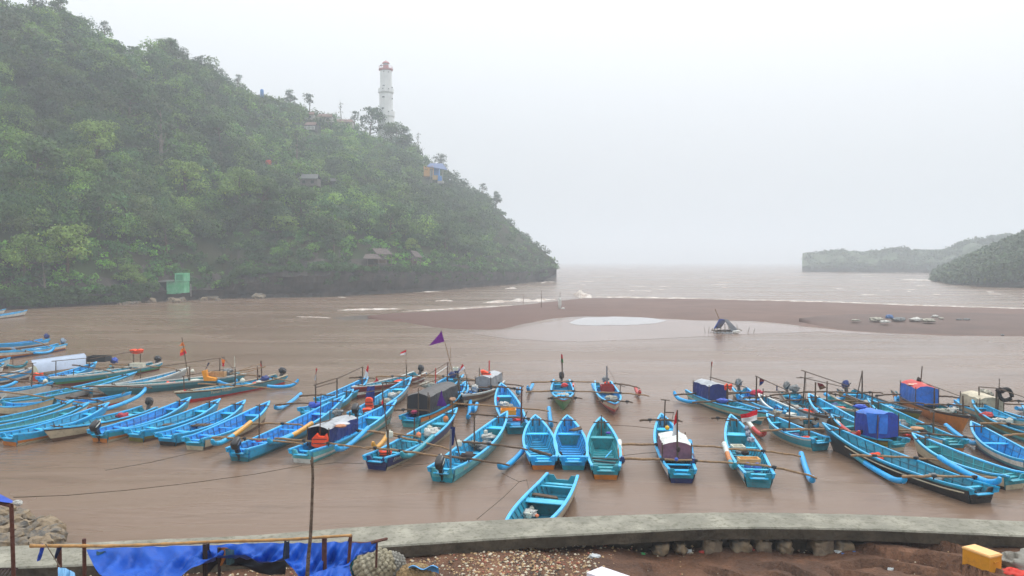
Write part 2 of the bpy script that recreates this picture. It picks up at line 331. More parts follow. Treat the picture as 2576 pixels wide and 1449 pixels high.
for u in us:
    row = []; d0, d1 = D0(u), D1(u); zf = zface(u); und = 1.8 if u > 560 else .6
    zb = -1 if u < 1352 else lerp(-1, A(u, 688, d0).z, (u-1352)/50)
    prof = [(d0+und, zb), (d0+und+.4, max(zb, .9)), (d0+und*.4, max(zb+.1, 1.9)), (d0-.3, lerp(max(zb, 1.9), zf, .4)), (d0-.6, lerp(max(zb, 1.9), zf, .75)), (d0+.4, zf)]
    for i, (y, z) in enumerate(prof):
        x = TX(u, y); k = 1.5*fbm(x*.11, z*.25, 2., 5)+.5*fbm(x*.5, z*.6, 4., 3)
        row.append((TX(u, y+k), y+k, z+(.35*fbm(x*.3, z, 1) if z > .5 else 0)))
    for j in range(1, NR+1):
        y = lerp(d0+1.5, d1, j/NR); row.append((TX(u, y), y, TZ(u, y)+.5*fbm(TX(u, y)*.2, y*.2, 9)))
    for q in (.1, .3, .6, 1.):
        y = d1+110*q; row.append((TX(u, y), y, TZ(u, y)))
    P.append(row)
b.grid(P, 0, lambda i, j: 1 if j < 6 + (1.5*fbm(i*.2, 3) > .25) else 0)
tag(b.build('hill', [M_hill, M_rock], smooth=False), kind='structure')
def hitY(u, v):                          # where the line of sight at pixel (u, v) meets the hill
    Y = D0(u)+1
    while Y < D1(u):
        if A(u, v, Y).z < TZ(u, Y): return Y
        Y += .7
    return D1(u)-1
# ---------------------------------------------------------------- foliage (leaf clumps as small faces, in numpy)
def leaf_mat():
    m = bpy.data.materials.new('foliage'); m.use_nodes = True; n = m.node_tree; b_ = n.nodes['Principled BSDF']; L = n.links.new
    a = n.nodes.new('ShaderNodeAttribute'); a.attribute_name = 'Col'; L(a.outputs['Color'], b_.inputs['Base Color'])
    b_.inputs['Roughness'].default_value = .55; b_.inputs['Specular IOR Level'].default_value = .25
    tr = n.nodes.new('ShaderNodeBsdfTranslucent'); L(a.outputs['Color'], tr.inputs[0]); ms = n.nodes.new('ShaderNodeMixShader'); ms.inputs[0].default_value = .25
    L(b_.outputs[0], ms.inputs[1]); L(tr.outputs[0], ms.inputs[2]); L(ms.outputs[0], n.nodes['Material Output'].inputs[0]); return m
M_leaf = leaf_mat()
def leaves(rng, C, Rr, N, size, cols, up=.0, lump=.35, zmin=-.35, elong=1.):
    """C: (k,3) crown centres, Rr: (k,3) radii, N: (k,) leaves, size (k,), cols (k,3)"""
    idx = np.repeat(np.arange(len(C)), N); n = len(idx)
    d = rng.normal(size=(n, 3)); d /= np.linalg.norm(d, axis=1)[:, None]
    lo = d[:, 2] < zmin; d[lo, 2] = -d[lo, 2]*.8
    ph = idx*1.7
    k = 1+lump*np.sin(d[:, 0]*4.1+ph)*np.sin(d[:, 1]*4.7+ph*1.3)*np.cos(d[:, 2]*4.3+ph*.7)+.12*rng.normal(size=n)
    k *= np.where(rng.random(n) < .25, rng.uniform(.6, .9, n), 1)
    p = C[idx]+d*Rr[idx]*k[:, None]
    nn = d*np.array([1, 1, 1.])+rng.normal(size=(n, 3))*.55; nn[:, 2] += up; nn /= np.linalg.norm(nn, axis=1)[:, None]
    a = np.cross(nn, rng.normal(size=(n, 3))); a /= np.linalg.norm(a, axis=1)[:, None]; c = np.cross(nn, a)
    s = size[idx]*rng.uniform(.6, 1.35, n)
    a *= (s*elong)[:, None]; c *= (s*.62)[:, None]; fold = nn*(s*.25)[:, None]
    V = np.stack([p-a, p-c*.9-fold, p+a, p+c*.9-fold], 1).reshape(-1, 3)
    col = cols[idx]*rng.uniform(.78, 1.25, n)[:, None]
    yel = rng.random(n) < .03; col[yel] *= np.array([1.9, 1.5, .9])
    return V, np.repeat(col, 4, 0)
def leaf_mesh(name, V, col, parent=None, m=None):
    n = len(V)//4; me = bpy.data.meshes.new(name)
    me.vertices.add(4*n); me.vertices.foreach_set('co', V.astype(np.float32).ravel())
    me.loops.add(4*n); me.loops.foreach_set('vertex_index', np.arange(4*n, dtype=np.int32))
    me.polygons.add(n); me.polygons.foreach_set('loop_start', np.arange(0, 4*n, 4, dtype=np.int32)); me.polygons.foreach_set('loop_total', np.full(n, 4, dtype=np.int32))
    at = me.color_attributes.new('Col', 'FLOAT_COLOR', 'POINT')
    c4 = np.ones((4*n, 4), np.float32); c4[:, :3] = np.clip(col, 0, 1); at.data.foreach_set('color', c4.ravel())
    me.materials.append(m or M_leaf); me.update(); me.validate()
    o = bpy.data.objects.new(name, me); scene.collection.objects.link(o)
    if parent: o.parent = parent
    return o
rng = np.random.default_rng(7); rnd = random.Random(11)
HUES = [(.026,.066,.012),(.050,.110,.018),(.090,.165,.026),(.022,.050,.016),(.060,.085,.026),(.115,.185,.034),(.034,.085,.026)]
C, Rr, N, S, K = [], [], [], [], []
def free(u, v, houses=()): 
    return True
CLEAR = []       # (u0, v0, u1, v1) windows of the photo where buildings show through the wood
def crown(x, y, z, r, rz, n, s, col): C.append((x, y, z)); Rr.append((r, r, rz)); N.append(int(n)); S.append(s); K.append(col)
BUILD_CLEAR = [(a, b_, c, d, (hitY((a+c)/2, d) if k else D0((a+c)/2)+2.2)+k*.5) for a, b_, c, d, k in [(1060,412,1122,462,1),(905,622,1062,668,0),(408,688,462,742,0),(745,438,860,468,1),(765,312,800,328,1),(668,402,684,416,1)]]
def clear(x, y, z, r):
    d = y*PC-(z-CH)*PS*1.; cu = UC+x*F/y; cv = VC-F*math.tan(math.atan((z-CH)/y)+PITCH)
    rp = r*F/y*.8
    for a in BUILD_CLEAR:
        if y < a[4]+r*.8 and a[0]-rp*.75 < cu < a[2]+rp*.75 and a[1]-rp*.3 < cv < a[3]+rp*.9: return True
    return False
u = -220.
cnt = 0
while cnt < 4300:
    u = rnd.uniform(-230, 1400); d0, d1 = D0(u), D1(u)
    if rnd.random() > (d1-d0+8)/190*(1. if u < 1250 else 1): continue
    s = rnd.random()**1.15; Y = lerp(d0+.6, d1+4, s)
    if s > .02 and TX(u, Y) < -260: continue
    low = s < .10
    r = rnd.uniform(.8, 1.7) if low else rnd.choice([rnd.uniform(1.3, 2.2), rnd.uniform(1.6, 3.0), rnd.uniform(2.2, 3.8)])
    if u > 1230: r = min(r, rnd.uniform(.9, 1.9))
    x = TX(u, Y); z = TZ(u, Y)
    near = 1. if Y < 240 else .75
    hz = r*rnd.uniform(.7, 1.1); zc = z+(hz*.35 if low else rnd.uniform(.3, 1.)*hz*(1.25 if u < 1200 else .6))
    if clear(x, Y, zc, r): continue
    g = fbm(x*.03, Y*.03, 4.4, 3); hcol = np.array(HUES[min(6, int(rnd.random()*7))])*np.array([1.18, 1.28, 1.05])*(1+.8*g)*rnd.uniform(.7, 1.35)
    if low: hcol = hcol*np.array([.95, 1.25, .9])
    if u > 1100: hcol = hcol*.5+np.array((.035, .075, .025))*.55
    sz = (.30 if Y < 210 else .40 if Y < 290 else .5)*rnd.uniform(.85, 1.25)
    crown(x, Y, zc, r, hz, min(520, 3.1*r*r*2.6/(sz*sz*.62*2)*near*.75), sz, hcol); cnt += 1
# low bushes overhanging the cliff edge and hanging creepers
for i in range(760):
    u = rnd.uniform(-220, 1398); Y = D0(u)+rnd.uniform(-.6, 1.6); z = zface(u)+rnd.uniform(-3.2 if rnd.random() < .38 else -.1, .9)
    if u < 560: z = rnd.uniform(.6, 3.4)
    if 365 < u < 560 and z < 3: continue
    if clear(TX(u, Y), Y, z, .9): continue
    r = rnd.uniform(.6, 1.25); crown(TX(u, Y), Y, z, r, r*rnd.uniform(.6, 1.1), 110, .27, np.array((.04, .095, .018))*rnd.uniform(.6, 1.3))
C, Rr, N, S, K = map(np.array, (C, Rr, N, S, K))
V, col = leaves(rng, C, Rr, N, S, K, up=.35)
wood = leaf_mesh('hillside_wood', V, col)
tag(wood, 'dense green wood and scrub covering the whole hillside down to the cliff edge', 'wood', kind='stuff')
# scrub on the far headlands
C, Rr, N, S, K = [], [], [], [], []
def scrub(sil, u0, u1, Y0, thick, n, rlo, rhi, sz, hue, top):
    for i in range(n):
        u = rnd.uniform(u0, u1); yb = Y0(u); q = rnd.random(); y = yb-.5+thick*.45*q; zt = A(u, interp(u, sil), yb+thick*.45).z
        z = lerp(zt*.42, zt, math.sin(q*1.57)**.9)+.2;
        if rnd.random() < (.25 if top else .3): y = yb-(5 if top else 1.5); z = zt*rnd.uniform(.12 if not top else .2, .45)
        r = rnd.uniform(rlo, rhi)
        crown(TX(u, y), y, z, r, r*rnd.uniform(.6, .9), 46, sz, np.array(hue)*rnd.uniform(.6, 1.4))
scrub(silA, 2030, 2700, lambda u: 640-(u-2018)*.16 if u < 2600 else 547, 90, 900, 1.8, 3.8, 1.2, (.075, .105, .06), True)
scrub(silB, 2352, 2760, lambda u: interp(u, [(2344,360),(2400,300),(2480,268),(2600,255),(3100,230)]), 150, 1900, 1.3, 2.8, .75, (.055, .095, .04), False)
C, Rr, N, S, K = map(np.array, (C, Rr, N, S, K)); V, col = leaves(rng, C, Rr, N, S, K, up=.35)
tag(leaf_mesh('headland_scrub', V, col), 'misty scrub covering the low headlands across the bay at right', 'scrub', kind='stuff')
# ---------------------------------------------------------------- individual trees
M_bark = mat('bark', (.11,.085,.06), .9, .3, 2, .2, bump=1., bscale=6)
M_barkp = mat('pale_bark', (.17,.15,.12), .9, .3, 2, .2, bump=1., bscale=6)
def tree_variant(seed, h, spread, clumps, sz, hue, bare=False, pale=False, crz=.55, dens=1.):
    """tapered trunk with limbs, leaf clumps at the limb ends; returns (trunk MB, V, col)"""
    rn = random.Random(seed); rg = np.random.default_rng(seed); t = MB()
    lean = (rn.uniform(-.08, .08)*h, rn.uniform(-.05, .05)*h)
    tr = [Vector((lean[0]*k*k, lean[1]*k*k, h*.8*k-.6*(k == 0))) for k in (0, .25, .5, .75, 1)]
    r0 = .035*h; t.tube(tr, [r0, r0*.8, r0*.62, r0*.42, r0*.2], 7)
    cc, rr, nn = [], [], []
    for i in range(clumps):
        k = rn.uniform(.35, 1.); base = tr[0].lerp(tr[-1], k); base.x = lean[0]*k*k; base.y = lean[1]*k*k
        an = rn.uniform(0, 6.28); ln = spread*(1.15-k*.75)*rn.uniform(.45, 1.05)
        end = base+Vector((math.cos(an)*ln, math.sin(an)*ln, h*rn.uniform(.06, .22)))
        mid = base.lerp(end, .5)+Vector((0, 0, -.03*h)); t.tube([base, mid, end], [r0*.3, r0*.2, r0*.06], 5)
        if bare:
            for q in range(3):
                e2 = end+Vector((rn.uniform(-1, 1), rn.uniform(-1, 1), rn.uniform(.2, 1.3)))*(.12*h); t.tube([mid.lerp(end, rn.uniform(.3, 1)), e2], [r0*.09, r0*.03], 4)
            if rn.random() < .6: continue
        cr = spread*rn.uniform(.26, .44)*(.55 if bare else 1); cc.append(end); rr.append((cr, cr, cr*crz*rn.uniform(.8, 1.3))); nn.append(int(3.0*cr*cr/(sz*sz)*dens*(.5 if bare else 1)))
    cc.append(Vector((lean[0], lean[1], h*.88))); cr = spread*.42*(.4 if bare else 1); rr.append((cr, cr, cr*crz*1.3)); nn.append(int(3*cr*cr/(sz*sz)*dens))
    cols = np.array([np.array(hue)*rn.uniform(.7, 1.4) for _ in cc])
    V, col = leaves(rg, np.array([list(c) for c in cc]), np.array(rr), np.array(nn), np.full(len(cc), sz), cols, up=.5, lump=.45, zmin=-.5)
    return t, V, col
VARS = {}
def get_var(kind):
    if kind in VARS: return VARS[kind]
    spec = dict(broad=(1, 10, 5.2, 17, .33, (.050,.100,.022)), broad2=(2, 10, 4.6, 15, .33, (.040,.085,.022)), bright=(3, 10, 4.8, 18, .30, (.17,.27,.04)), bright2=(4, 10, 5.4, 16, .30, (.14,.24,.038)),
        airy=(5, 10, 4.4, 10, .34, (.045,.075,.030)), airy2=(6, 10, 3.8, 9, .34, (.045,.072,.032)), tall=(7, 10, 2.6, 10, .32, (.038,.070,.028)), bare=(8, 10, 3.6, 9, .26, (.06,.07,.04)), round=(9, 10, 3.6, 16, .32, (.035,.075,.022)),
        spray=(10, 10, 4.2, 13, .28, (.055,.080,.045)))[kind]
    t, V, col = tree_variant(spec[0], spec[1], spec[2], spec[3], spec[4], spec[5], bare=kind == 'bare', dens=.62 if kind.startswith('airy') or kind == 'spray' else 1.)
    VARS[kind] = (t, V, col, {}); return VARS[kind]
def hill_tree(kind, u, vb, vt, label, ridge=False, pale=False, name='tree', group=None, sx=1., Yd=None):
    Y = (D1(u)-2 if ridge else hitY(u, vb)) if Yd is None else Yd
    z = TZ(u, Y)-.3; h = A(u, vt, Y).z-z; h = max(h, 3.); t, V, col, cache = get_var(kind); k = h/10.
    root = empty(name, (TX(u, Y), Y, z), rnd.uniform(0, 6.28), label, 'tree', group or 'trees standing out from the hillside wood'); root.scale = (k*sx, k*sx, k)
    if 'm' not in cache:
        to = t.build('trunk', M_barkp if pale else M_bark, root); co = leaf_mesh('crown', V, col, root); cache['m'] = (to.data, co.data)
    else:
        for nm, me in zip(('trunk', 'crown'), cache['m']):
            o = bpy.data.objects.new(nm, me); scene.collection.objects.link(o); o.parent = root
    return root
T = hill_tree
T('airy', 100, 60, -45, 'airy tree leaning at the upper left edge of the hill skyline', True)
T('broad2', 165, 70, 2, 'airy dark tree on the skyline just left of the first dip', True)
T('broad', 215, 90, 42, 'rounded tree on the hill skyline below the upper left corner', True)
T('airy2', 275, 110, 55, 'small feathery tree on the skyline left of the notch', True)
T('broad2', 345, 150, 118, 'low dark crown in the skyline notch', True)
T('broad', 430, 160, 96, 'broad feathery crown rising above the skyline notch', True, sx=1.3)
T('airy', 470, 170, 118, 'thin tree with sky showing through it right of the broad feathery crown', True)
T('airy2', 515, 185, 140, 'slim tree at the end of the feathery group on the ridge', True)
T('airy', 565, 215, 172, 'small open tree on the middle of the sloping ridge', True)
T('airy2', 605, 225, 188, 'small open tree a little right of the middle of the ridge', True)
T('round', 735, 275, 224, 'bushy tree on the ridge left of the lone mop headed tree', True)
T('airy2', 782, 285, 236, 'lone mop headed tree on a thin trunk on the ridge', True)
T('bare', 862, 300, 262, 'half bare tree on the ridge left of the lighthouse', True)
T('airy2', 895, 330, 280, 'open tree between the half bare tree and the lighthouse', True)
T('broad2', 932, 345, 272, 'dark irregular tree immediately left of the lighthouse', True)
T('broad', 998, 360, 308, 'dark spreading tree hiding the foot of the lighthouse', Yd=378)
T('round', 1022, 372, 322, 'bushy tree right of the foot of the lighthouse', Yd=380)
T('bare', 1054, 392, 338, 'tiny bare tree on the steep ridge right of the lighthouse', True)
T('spray', 1108, 422, 385, 'spiky pale tree behind the yellow and blue hut', True)
T('round', 1248, 520, 480, 'small round tree on the steep seaward ridge', True)
T('airy2', 1215, 495, 462, 'little open tree on the seaward ridge above the round one', True)
T('bright', 248, 430, 308, 'bright yellow green tree standing out in the middle of the left slope')
T('bright2', 205, 470, 372, 'bright yellow green tree low on the left of the slope')
T('bright', 470, 520, 408, 'bright leafy tree in the centre of the left slope')
T('bright2', 600, 540, 420, 'leafy light green tree right of the bright leafy one')
T('broad', 660, 560, 445, 'spreading light green tree beside the shack terrace')
T('broad', 95, 500, 350, 'dark full tree at the left edge of the slope')
T('bright2', 60, 720, 590, 'fresh green tree near the water at the left edge')
T('bright', 170, 700, 570, 'fresh green bushy tree above the left shore')
T('broad2', 250, 600, 470, 'dark round tree halfway down the left slope')
T('bright2', 330, 740, 665, 'low fresh green tree left of the green hut')
T('broad', 420, 640, 540, 'wide low tree above the green hut')
T('round', 565, 742, 690, 'small bright bush tree on the rocks right of the green hut')
T('broad', 760, 560, 470, 'dull green tree below the shack terrace')
T('round', 840, 640, 560, 'round grey green tree above the cliff')
T('broad2', 980, 610, 520, 'wide grey green tree above the wooden shelters')
T('bright', 1035, 640, 600, 'small lime green tree right of the wooden shelters')
T('round', 1120, 640, 560, 'rounded misty tree on the right slope')
T('broad', 1180, 600, 530, 'misty spreading tree on the upper right slope')
T('broad2', 330, 330, 200, 'tall dull tree high on the left slope')
T('tall', 410, 430, 250, 'tall thin tree with a bare pale trunk in the middle of the slope', pale=True)
T('broad', 560, 400, 290, 'dim wide tree high on the middle slope')
T('tall', 750, 420, 330, 'dim narrow tree below the ridge houses')
T('tall', 112, 775, 640, 'slender tree with a pale trunk standing at the waterline on the left', pale=True)
# ---------------------------------------------------------------- shoreline rocks
M_lime = mat('limestone', (.30,.23,.15), .85, .3, 1.5, .3, col2=(.14,.11,.08), mixs=1.2, bump=2., bscale=5)
M_lime2 = mat('wet_stone', (.11,.10,.085), .6, .3, 1.5, .4, col2=(.26,.19,.11), mixs=2, bump=2., bscale=5)
def rock(p, r, seed, m, name, label, cat, group, sq=.75):
    b = MB(); b.blob((0, 0, 0), (r, r*rnd.uniform(.7, 1.1), r*sq), 10, 7, .55, 1.3, seed, e=.75)
    o = b.build(name, m, loc=p); o.rotation_euler = (rnd.uniform(-.3, .3), rnd.uniform(-.3, .3), rnd.uniform(0, 6)); return tag(o, label, cat, group)
for i in range(26):
    u = 385+i*6.8; v = rnd.uniform(742, 759); rock(W(u, v, .2), rnd.uniform(.4, 1.1), i*3.1, M_lime if rnd.random() < .55 else M_lime2, 'shore_rock', 'broken limestone rock below the green hut, %s from the left in the shore heap' % ORD[i], 'rock', 'rocks below the green hut')
for i in range(10):
    u = 300+i*8.5; rock(W(u, interp(u, BASE)+rnd.uniform(-3, 2), .1), rnd.uniform(.3, .7), i*5.1, M_lime2, 'shore_rock', 'small wet rock at the waterline left of the green hut, %s from the left' % ORD[i], 'rock', 'rocks left of the green hut')
rock(W(650, 748, .3), 1.4, 77, M_lime2, 'boulder', 'single rounded boulder in the water at the cliff foot', 'boulder', None, .6)
b = MB()
for i in range(9): q = W(392+i*19, 747+2*math.sin(i*2.), .35); b.blob((q.x, q.y+1.5, q.z), (1.6, 2.2, .55+.25*math.sin(i*1.7)), 14, 8, .5, 1.8, i*3.)
tag(b.build('rock_ledge', M_lime2), kind='structure')
# ---------------------------------------------------------------- lighthouse
def lathepx(b, prof, c, Y, uc, n=12, mi=0):
    pr = [(r*.1302*Y/F, A(uc, 138.4+.1302*cy, Y).z) for r, cy in prof]; b.lathe((0, 0, 0), pr, n, mi); return pr
YL = 388.; uL = 912+.1302*474; xL = TX(uL, YL)
M_lw = mat('lighthouse_white', (.72,.72,.70), .7, .06, .3, .3, dirt=(.4,.4,.38), dirtamt=.4); M_lr = mat('lighthouse_red', (.42,.15,.15), .6, .1, .5, .3); M_dk = mat('dark_opening', (.03,.03,.035), .5, .1)
M_lglass = mat('lantern_glass', (.35,.42,.45), .15, .1, 1, .6)
lh = empty('lighthouse', (xL, YL, 0), 0, 'tall white lighthouse with red top standing on the hill ridge', 'lighthouse')
b = MB(); lathepx(b, [(175,1700),(165,1450),(155,1215)], 0, YL, uL); b.build('base', M_lw, lh)
b = MB(); lathepx(b, [(133,1215),(130,960),(132,955),(130,950),(128,740)], 0, YL, uL); b.build('lower_shaft', M_lw, lh)
b = MB(); lathepx(b, [(116,740),(113,515),(115,510),(113,505),(112,300)], 0, YL, uL); b.build('upper_shaft', M_lw, lh)
for q in ((155,1215,168,1190,168,1095,158,1095,158,1120,0,1120), (128,755,152,730,150,655,142,655,142,675,0,675)):
    b = MB(); lathepx(b, list(zip(q[::2], q[1::2])), 0, YL, uL); b.build('gallery', M_lw, lh)
b = MB(); lathepx(b, [(112,310),(136,298),(139,272),(130,268),(0,268)], 0, YL, uL); b.build('red_gallery', M_lr, lh)
b = MB(); lathepx(b, [(56,270),(54,200),(0,200)], 0, YL, uL, 10); b.build('lantern_base', M_lr, lh)
b = MB(); lathepx(b, [(44,202),(44,165)], 0, YL, uL, 10); b.build('lantern_glass', M_lglass, lh)
b = MB(); lathepx(b, [(0,167),(74,166),(68,152),(45,132),(20,118),(6,116),(4,100),(0,98)], 0, YL, uL, 10); b.build('dome', M_lr, lh)
b = MB()
for k in range(12):
    a_ = k/12*6.283; r_ = 132*.1302*YL/F; z0 = A(uL, 138.4+.1302*268, YL).z; b.tube([(math.cos(a_)*r_, math.sin(a_)*r_, z0-.1), (math.cos(a_)*r_, math.sin(a_)*r_, z0+1.2)], .05, 4)
for zz in (.6, 1.15): b.tube([(math.cos(k/16*6.283)*r_, math.sin(k/16*6.283)*r_, z0+zz) for k in range(17)], .04, 4)
b.build('railing', M_lr, lh)
b = MB(); p = A(912+.1302*372, 138.4+.1302*215, YL); b.blob((p.x-xL, -r_*.4, p.z), (.75, .3, .45), 8, 6, .02); b.tube([(p.x-xL, -r_*.4, z0), (p.x-xL, -r_*.4, p.z)], .08, 5); b.build('antenna_drum', mat('drum_grey', (.2,.22,.26), .6), lh)
for cx, cy, w_, h_ in [(430,345,14,14),(515,350,14,14),(430,612,40,12),(575,632,14,20),(418,678,16,16),(526,684,16,16),(425,835,42,20),(580,855,16,18),(418,1050,38,20),(577,1080,14,14),(398,1112,18,16),(528,1120,18,16),(405,1272,38,20),(465,1280,20,18)]:
    p = A(912+.1302*cx, 138.4+.1302*cy, YL); s_ = .1302*YL/F; rr_ = (170 if cy > 1200 else 168 if cy > 1095 else 131 if cy > 760 else 152 if cy > 655 else 114)*s_
    dx = p.x-xL; dy = -math.sqrt(max(rr_*rr_-dx*dx, .1))*.985; a_ = math.atan2(dy, dx)+math.pi/2
    b = MB(); b.box((0, 0, 0), (w_*s_, .5, h_*s_), rot=None); o = b.build('window', M_dk, lh); o.location = (dx, dy, p.z); o.rotation_euler = (0, 0, a_)
# ---------------------------------------------------------------- houses on the hill
def boxpx(b, c, x0, y0, x1, y1, Y, depth, org, mi=0):
    p = A(*px(c, x0, y1), Y); q = A(*px(c, x1, y0), Y); b.box(((p.x+q.x)/2-org.x, Y+depth/2-org.y, (p.z+q.z)/2-org.z), (abs(q.x-p.x), depth, abs(q.z-p.z)), mi)
M_hy = mat('wall_yellow', (.60,.30,.06), .7, .1, .5); M_hb = mat('wall_blue', (.06,.22,.55), .7, .1, .5); M_rb = mat('roof_blue', (.08,.13,.28), .6, .15, 1); M_conc = mat('pale_concrete', (.38,.36,.33), .8, .15, .6, bump=.5)
M_roofb = mat('roof_brown', (.16,.09,.075), .8, .25, .8, bump=1., bscale=4); M_shade = mat('interior_shade', (.03,.028,.026), .9)  # last colour is shade painted near-black, as seen in unlit insides
Yh = hitY(1092, 462); og = A(1092, 460, Yh); hh = empty('hill_house', og, 0, 'small yellow and blue hut with blue roof perched on the seaward ridge', 'house')
b = MB(); boxpx(b, 10, 1830, 1222, 1932, 1330, Yh, 5, og); b.build('yellow_wall', M_hy, hh)
b = MB(); boxpx(b, 10, 1934, 1240, 1992, 1330, Yh+1.5, 4, og); b.build('blue_wall', M_hb, hh)
b = MB(); p0, p1, p2, p3 = [A(*px(10, x, y), Yh+d)-og for x, y, d in ((1862,1224,-.5),(2080,1262,-.5),(2030,1196,4),(1900,1192,4))]; b.prism([p0, p1, p2, p3], (0, 0, -.25)); b.build('roof', M_rb, hh)
b = MB(); boxpx(b, 10, 1895, 1250, 1928, 1330, Yh-.06, .1, og); b.build('window', mat('window_grey', (.12,.11,.10), .4), hh)
b = MB(); boxpx(b, 10, 1925, 1320, 1978, 1365, Yh-.8, 1.2, og); b.build('balcony', mat('wall_ochre', (.45,.30,.12), .7), hh)
b = MB(); p = A(*px(10, 2000, 1380), Yh-1)-og; b.lathe(p, [(0,0),(1.,0),(1.02,.5),(1.,1.9),(.8,2.3),(0,2.4)], 12); tag(b.build('tank', M_hb, hh), 'round blue water tank')
b = MB(); boxpx(b, 10, 1975, 1378, 2040, 1400, Yh-1.5, 3, og); b.build('foundation', M_conc, hh)
b = MB()
for xx in (1905, 1925, 2035): b.tube([A(*px(10, xx, 1270), Yh-1)-og, A(*px(10, xx-10, 1400), Yh-1)-og], .12, 5)
b.build('stilts', M_conc, hh)
def simple_house(lab, u0, v0, u1, v1, Y, mroof, mwall, cat='house', rail=False, name='hill_house'):
    og = A((u0+u1)/2, v1, Y); h = empty(name, og, 0, lab, cat, None); pxs = Y/F; W_ = (u1-u0)*pxs; H_ = (v1-v0)*pxs
    b = MB(); b.box((0, 2.5, H_*.28), (W_*.92, 4.6, H_*.6)); b.build('wall', mwall, h)
    b = MB(); z = H_*.56; P = [(-W_/2, -.4, z), (W_/2, -.4, z), (W_*.42, 2.5, H_), (-W_*.42, 2.5, H_)]; b.prism([Vector(q) for q in P], (0, 0, -.2))
    P = [(-W_/2, 5.4, z), (-W_*.42, 2.51, H_), (W_*.42, 2.51, H_), (W_/2, 5.4, z)]; b.prism([Vector(q) for q in P], (0, 0, -.2)); b.build('roof', mroof, h)
    if rail:
        b = MB(); n = 8
        for i in range(n): b.box((lerp(-W_*.42, W_*.42, i/(n-1)), -.5, H_*.2), (W_*.055, .15, H_*.34))
        b.box((0, -.5, H_*.39), (W_*.9, .2, .12)); b.box((0, -.5, .06), (W_*.9, .2, .12)); b.build('balustrade', M_lw, h)
    else:
        for sx_ in (-.25, .2):
            b = MB(); b.box((W_*sx_, .18, H_*.28), (W_*.16, .1, H_*.25)); b.build('window', M_dk, h)
    return h
simple_house('brown roofed house behind the ridge trees left of the lone tree', 752, 279, 790, 300, 345, M_roofb, M_conc)
simple_house('brown hipped roof house on the ridge between the bushy trees', 796, 284, 836, 306, 348, M_roofb, M_conc)
simple_house('long brown roofed house on the ridge left of the lighthouse foot', 832, 298, 888, 318, 360, M_roofb, M_conc)
simple_house('house with a white balustrade balcony showing among the trees below the ridge', 766, 305, 794, 326, hitY(780, 326)-2, M_roofb, M_shade, rail=True)
simple_house('grey terrace shack with pale band in the wood halfway up the hill', 752, 436, 800, 466, hitY(775, 466)-2, mat('tin_roof', (.075,.08,.075), .6, .2), mat('shack_wall', (.15,.13,.115), .8, .3), 'shack', name='shack')
simple_house('low dark shack right of the grey terrace shack', 806, 446, 855, 468, hitY(830, 468)-2, mat('tin_roof', (.12,.12,.12)), M_shade, 'shack', name='shack')
for (u, v0, v1, r_, m, lab) in [(659, 225, 238, .75, M_hb, 'blue water tank standing on the skyline'), (675, 403, 415, 1., mat('tank_orange', (.6,.08,.05), .5), 'orange water tank high in the wood')]:
    Y = D1(u) if v0 < 300 else hitY(u, v1)-2; p = A(u, v1, Y); H_ = (v1-v0)*Y/F
    b = MB(); b.lathe((0, 0, 0), [(0,-1.5 if v0 < 300 else 0),(r_,-1.5 if v0 < 300 else 0),(r_,H_*.4),(r_*1.04,H_*.5),(r_,H_*.85),(r_*.7,H_),(0,H_*1.02)], 12); tag(b.build('water_tank', m, loc=p, smooth=True), lab, 'water tank')
# green hut by the water
Yg = D0(430)-1.; og = A(430, 745, Yg); gh = empty('green_hut', og, 0, 'bright green concrete hut with a raised tank box on the shore rocks below the hill', 'hut')
M_grn = mat('hut_green', (.10,.42,.20), .75, .12, .5, .3, col2=(.20,.50,.32), mixs=.7, dirt=(.05,.12,.06), dirtamt=.6)
b = MB(); boxpx(b, 12, 1380, 1086, 1452, 1195, Yg, 3, og); b.build('wall', M_grn, gh)
b = MB(); boxpx(b, 12, 1450, 1090, 1522, 1185, Yg-.25, 3, og); b.build('tower', M_grn, gh)
b = MB(); boxpx(b, 12, 1448, 1020, 1524, 1088, Yg-.4, 3.1, og); b.build('tank_box', M_grn, gh)
b = MB(); boxpx(b, 12, 1458, 1032, 1512, 1078, Yg-.43, .1, og); tag(b.build('panel', mat('hut_green_dark', (.05,.26,.13), .7, .2, 1), gh), 'darker recessed green panel')
b = MB(); boxpx(b, 12, 1255, 1096, 1380, 1198, Yg+.8, 2, og); b.build('lean_to_shade', mat('leanto_shade', (.02,.05,.04), .8, .3, .8), gh)  # solid box coloured dark as the shade under the lean-to roof
b = MB(); p0, p1, p2, p3 = [A(*px(12, x, y), Yg+d)-og for x, y, d in ((1240,1096,-.6),(1448,1090,-.3),(1440,1074,3),(1260,1078,3))]; b.prism([p0, p1, p2, p3], (0, 0, -.12)); b.build('roof', mat('tin_roof', (.12,.12,.12)), gh)
b = MB(); b.tube([A(*px(12, 1580, 1110), Yg)-og+og, A(*px(12, 1582, 1215), Yg)], .07, 5); tag(b.build('post', M_conc), 'thin pale post standing right of the green hut', 'post')
# orange earth / wooden landing beside
b = MB(); b.tube([A(*px(12, 1150, 1180), Yg-1), A(*px(12, 1250, 1165), Yg-1)], .12, 5); tag(b.build('log', M_wood), 'bent log lying at the waterline left of the green hut', 'log')
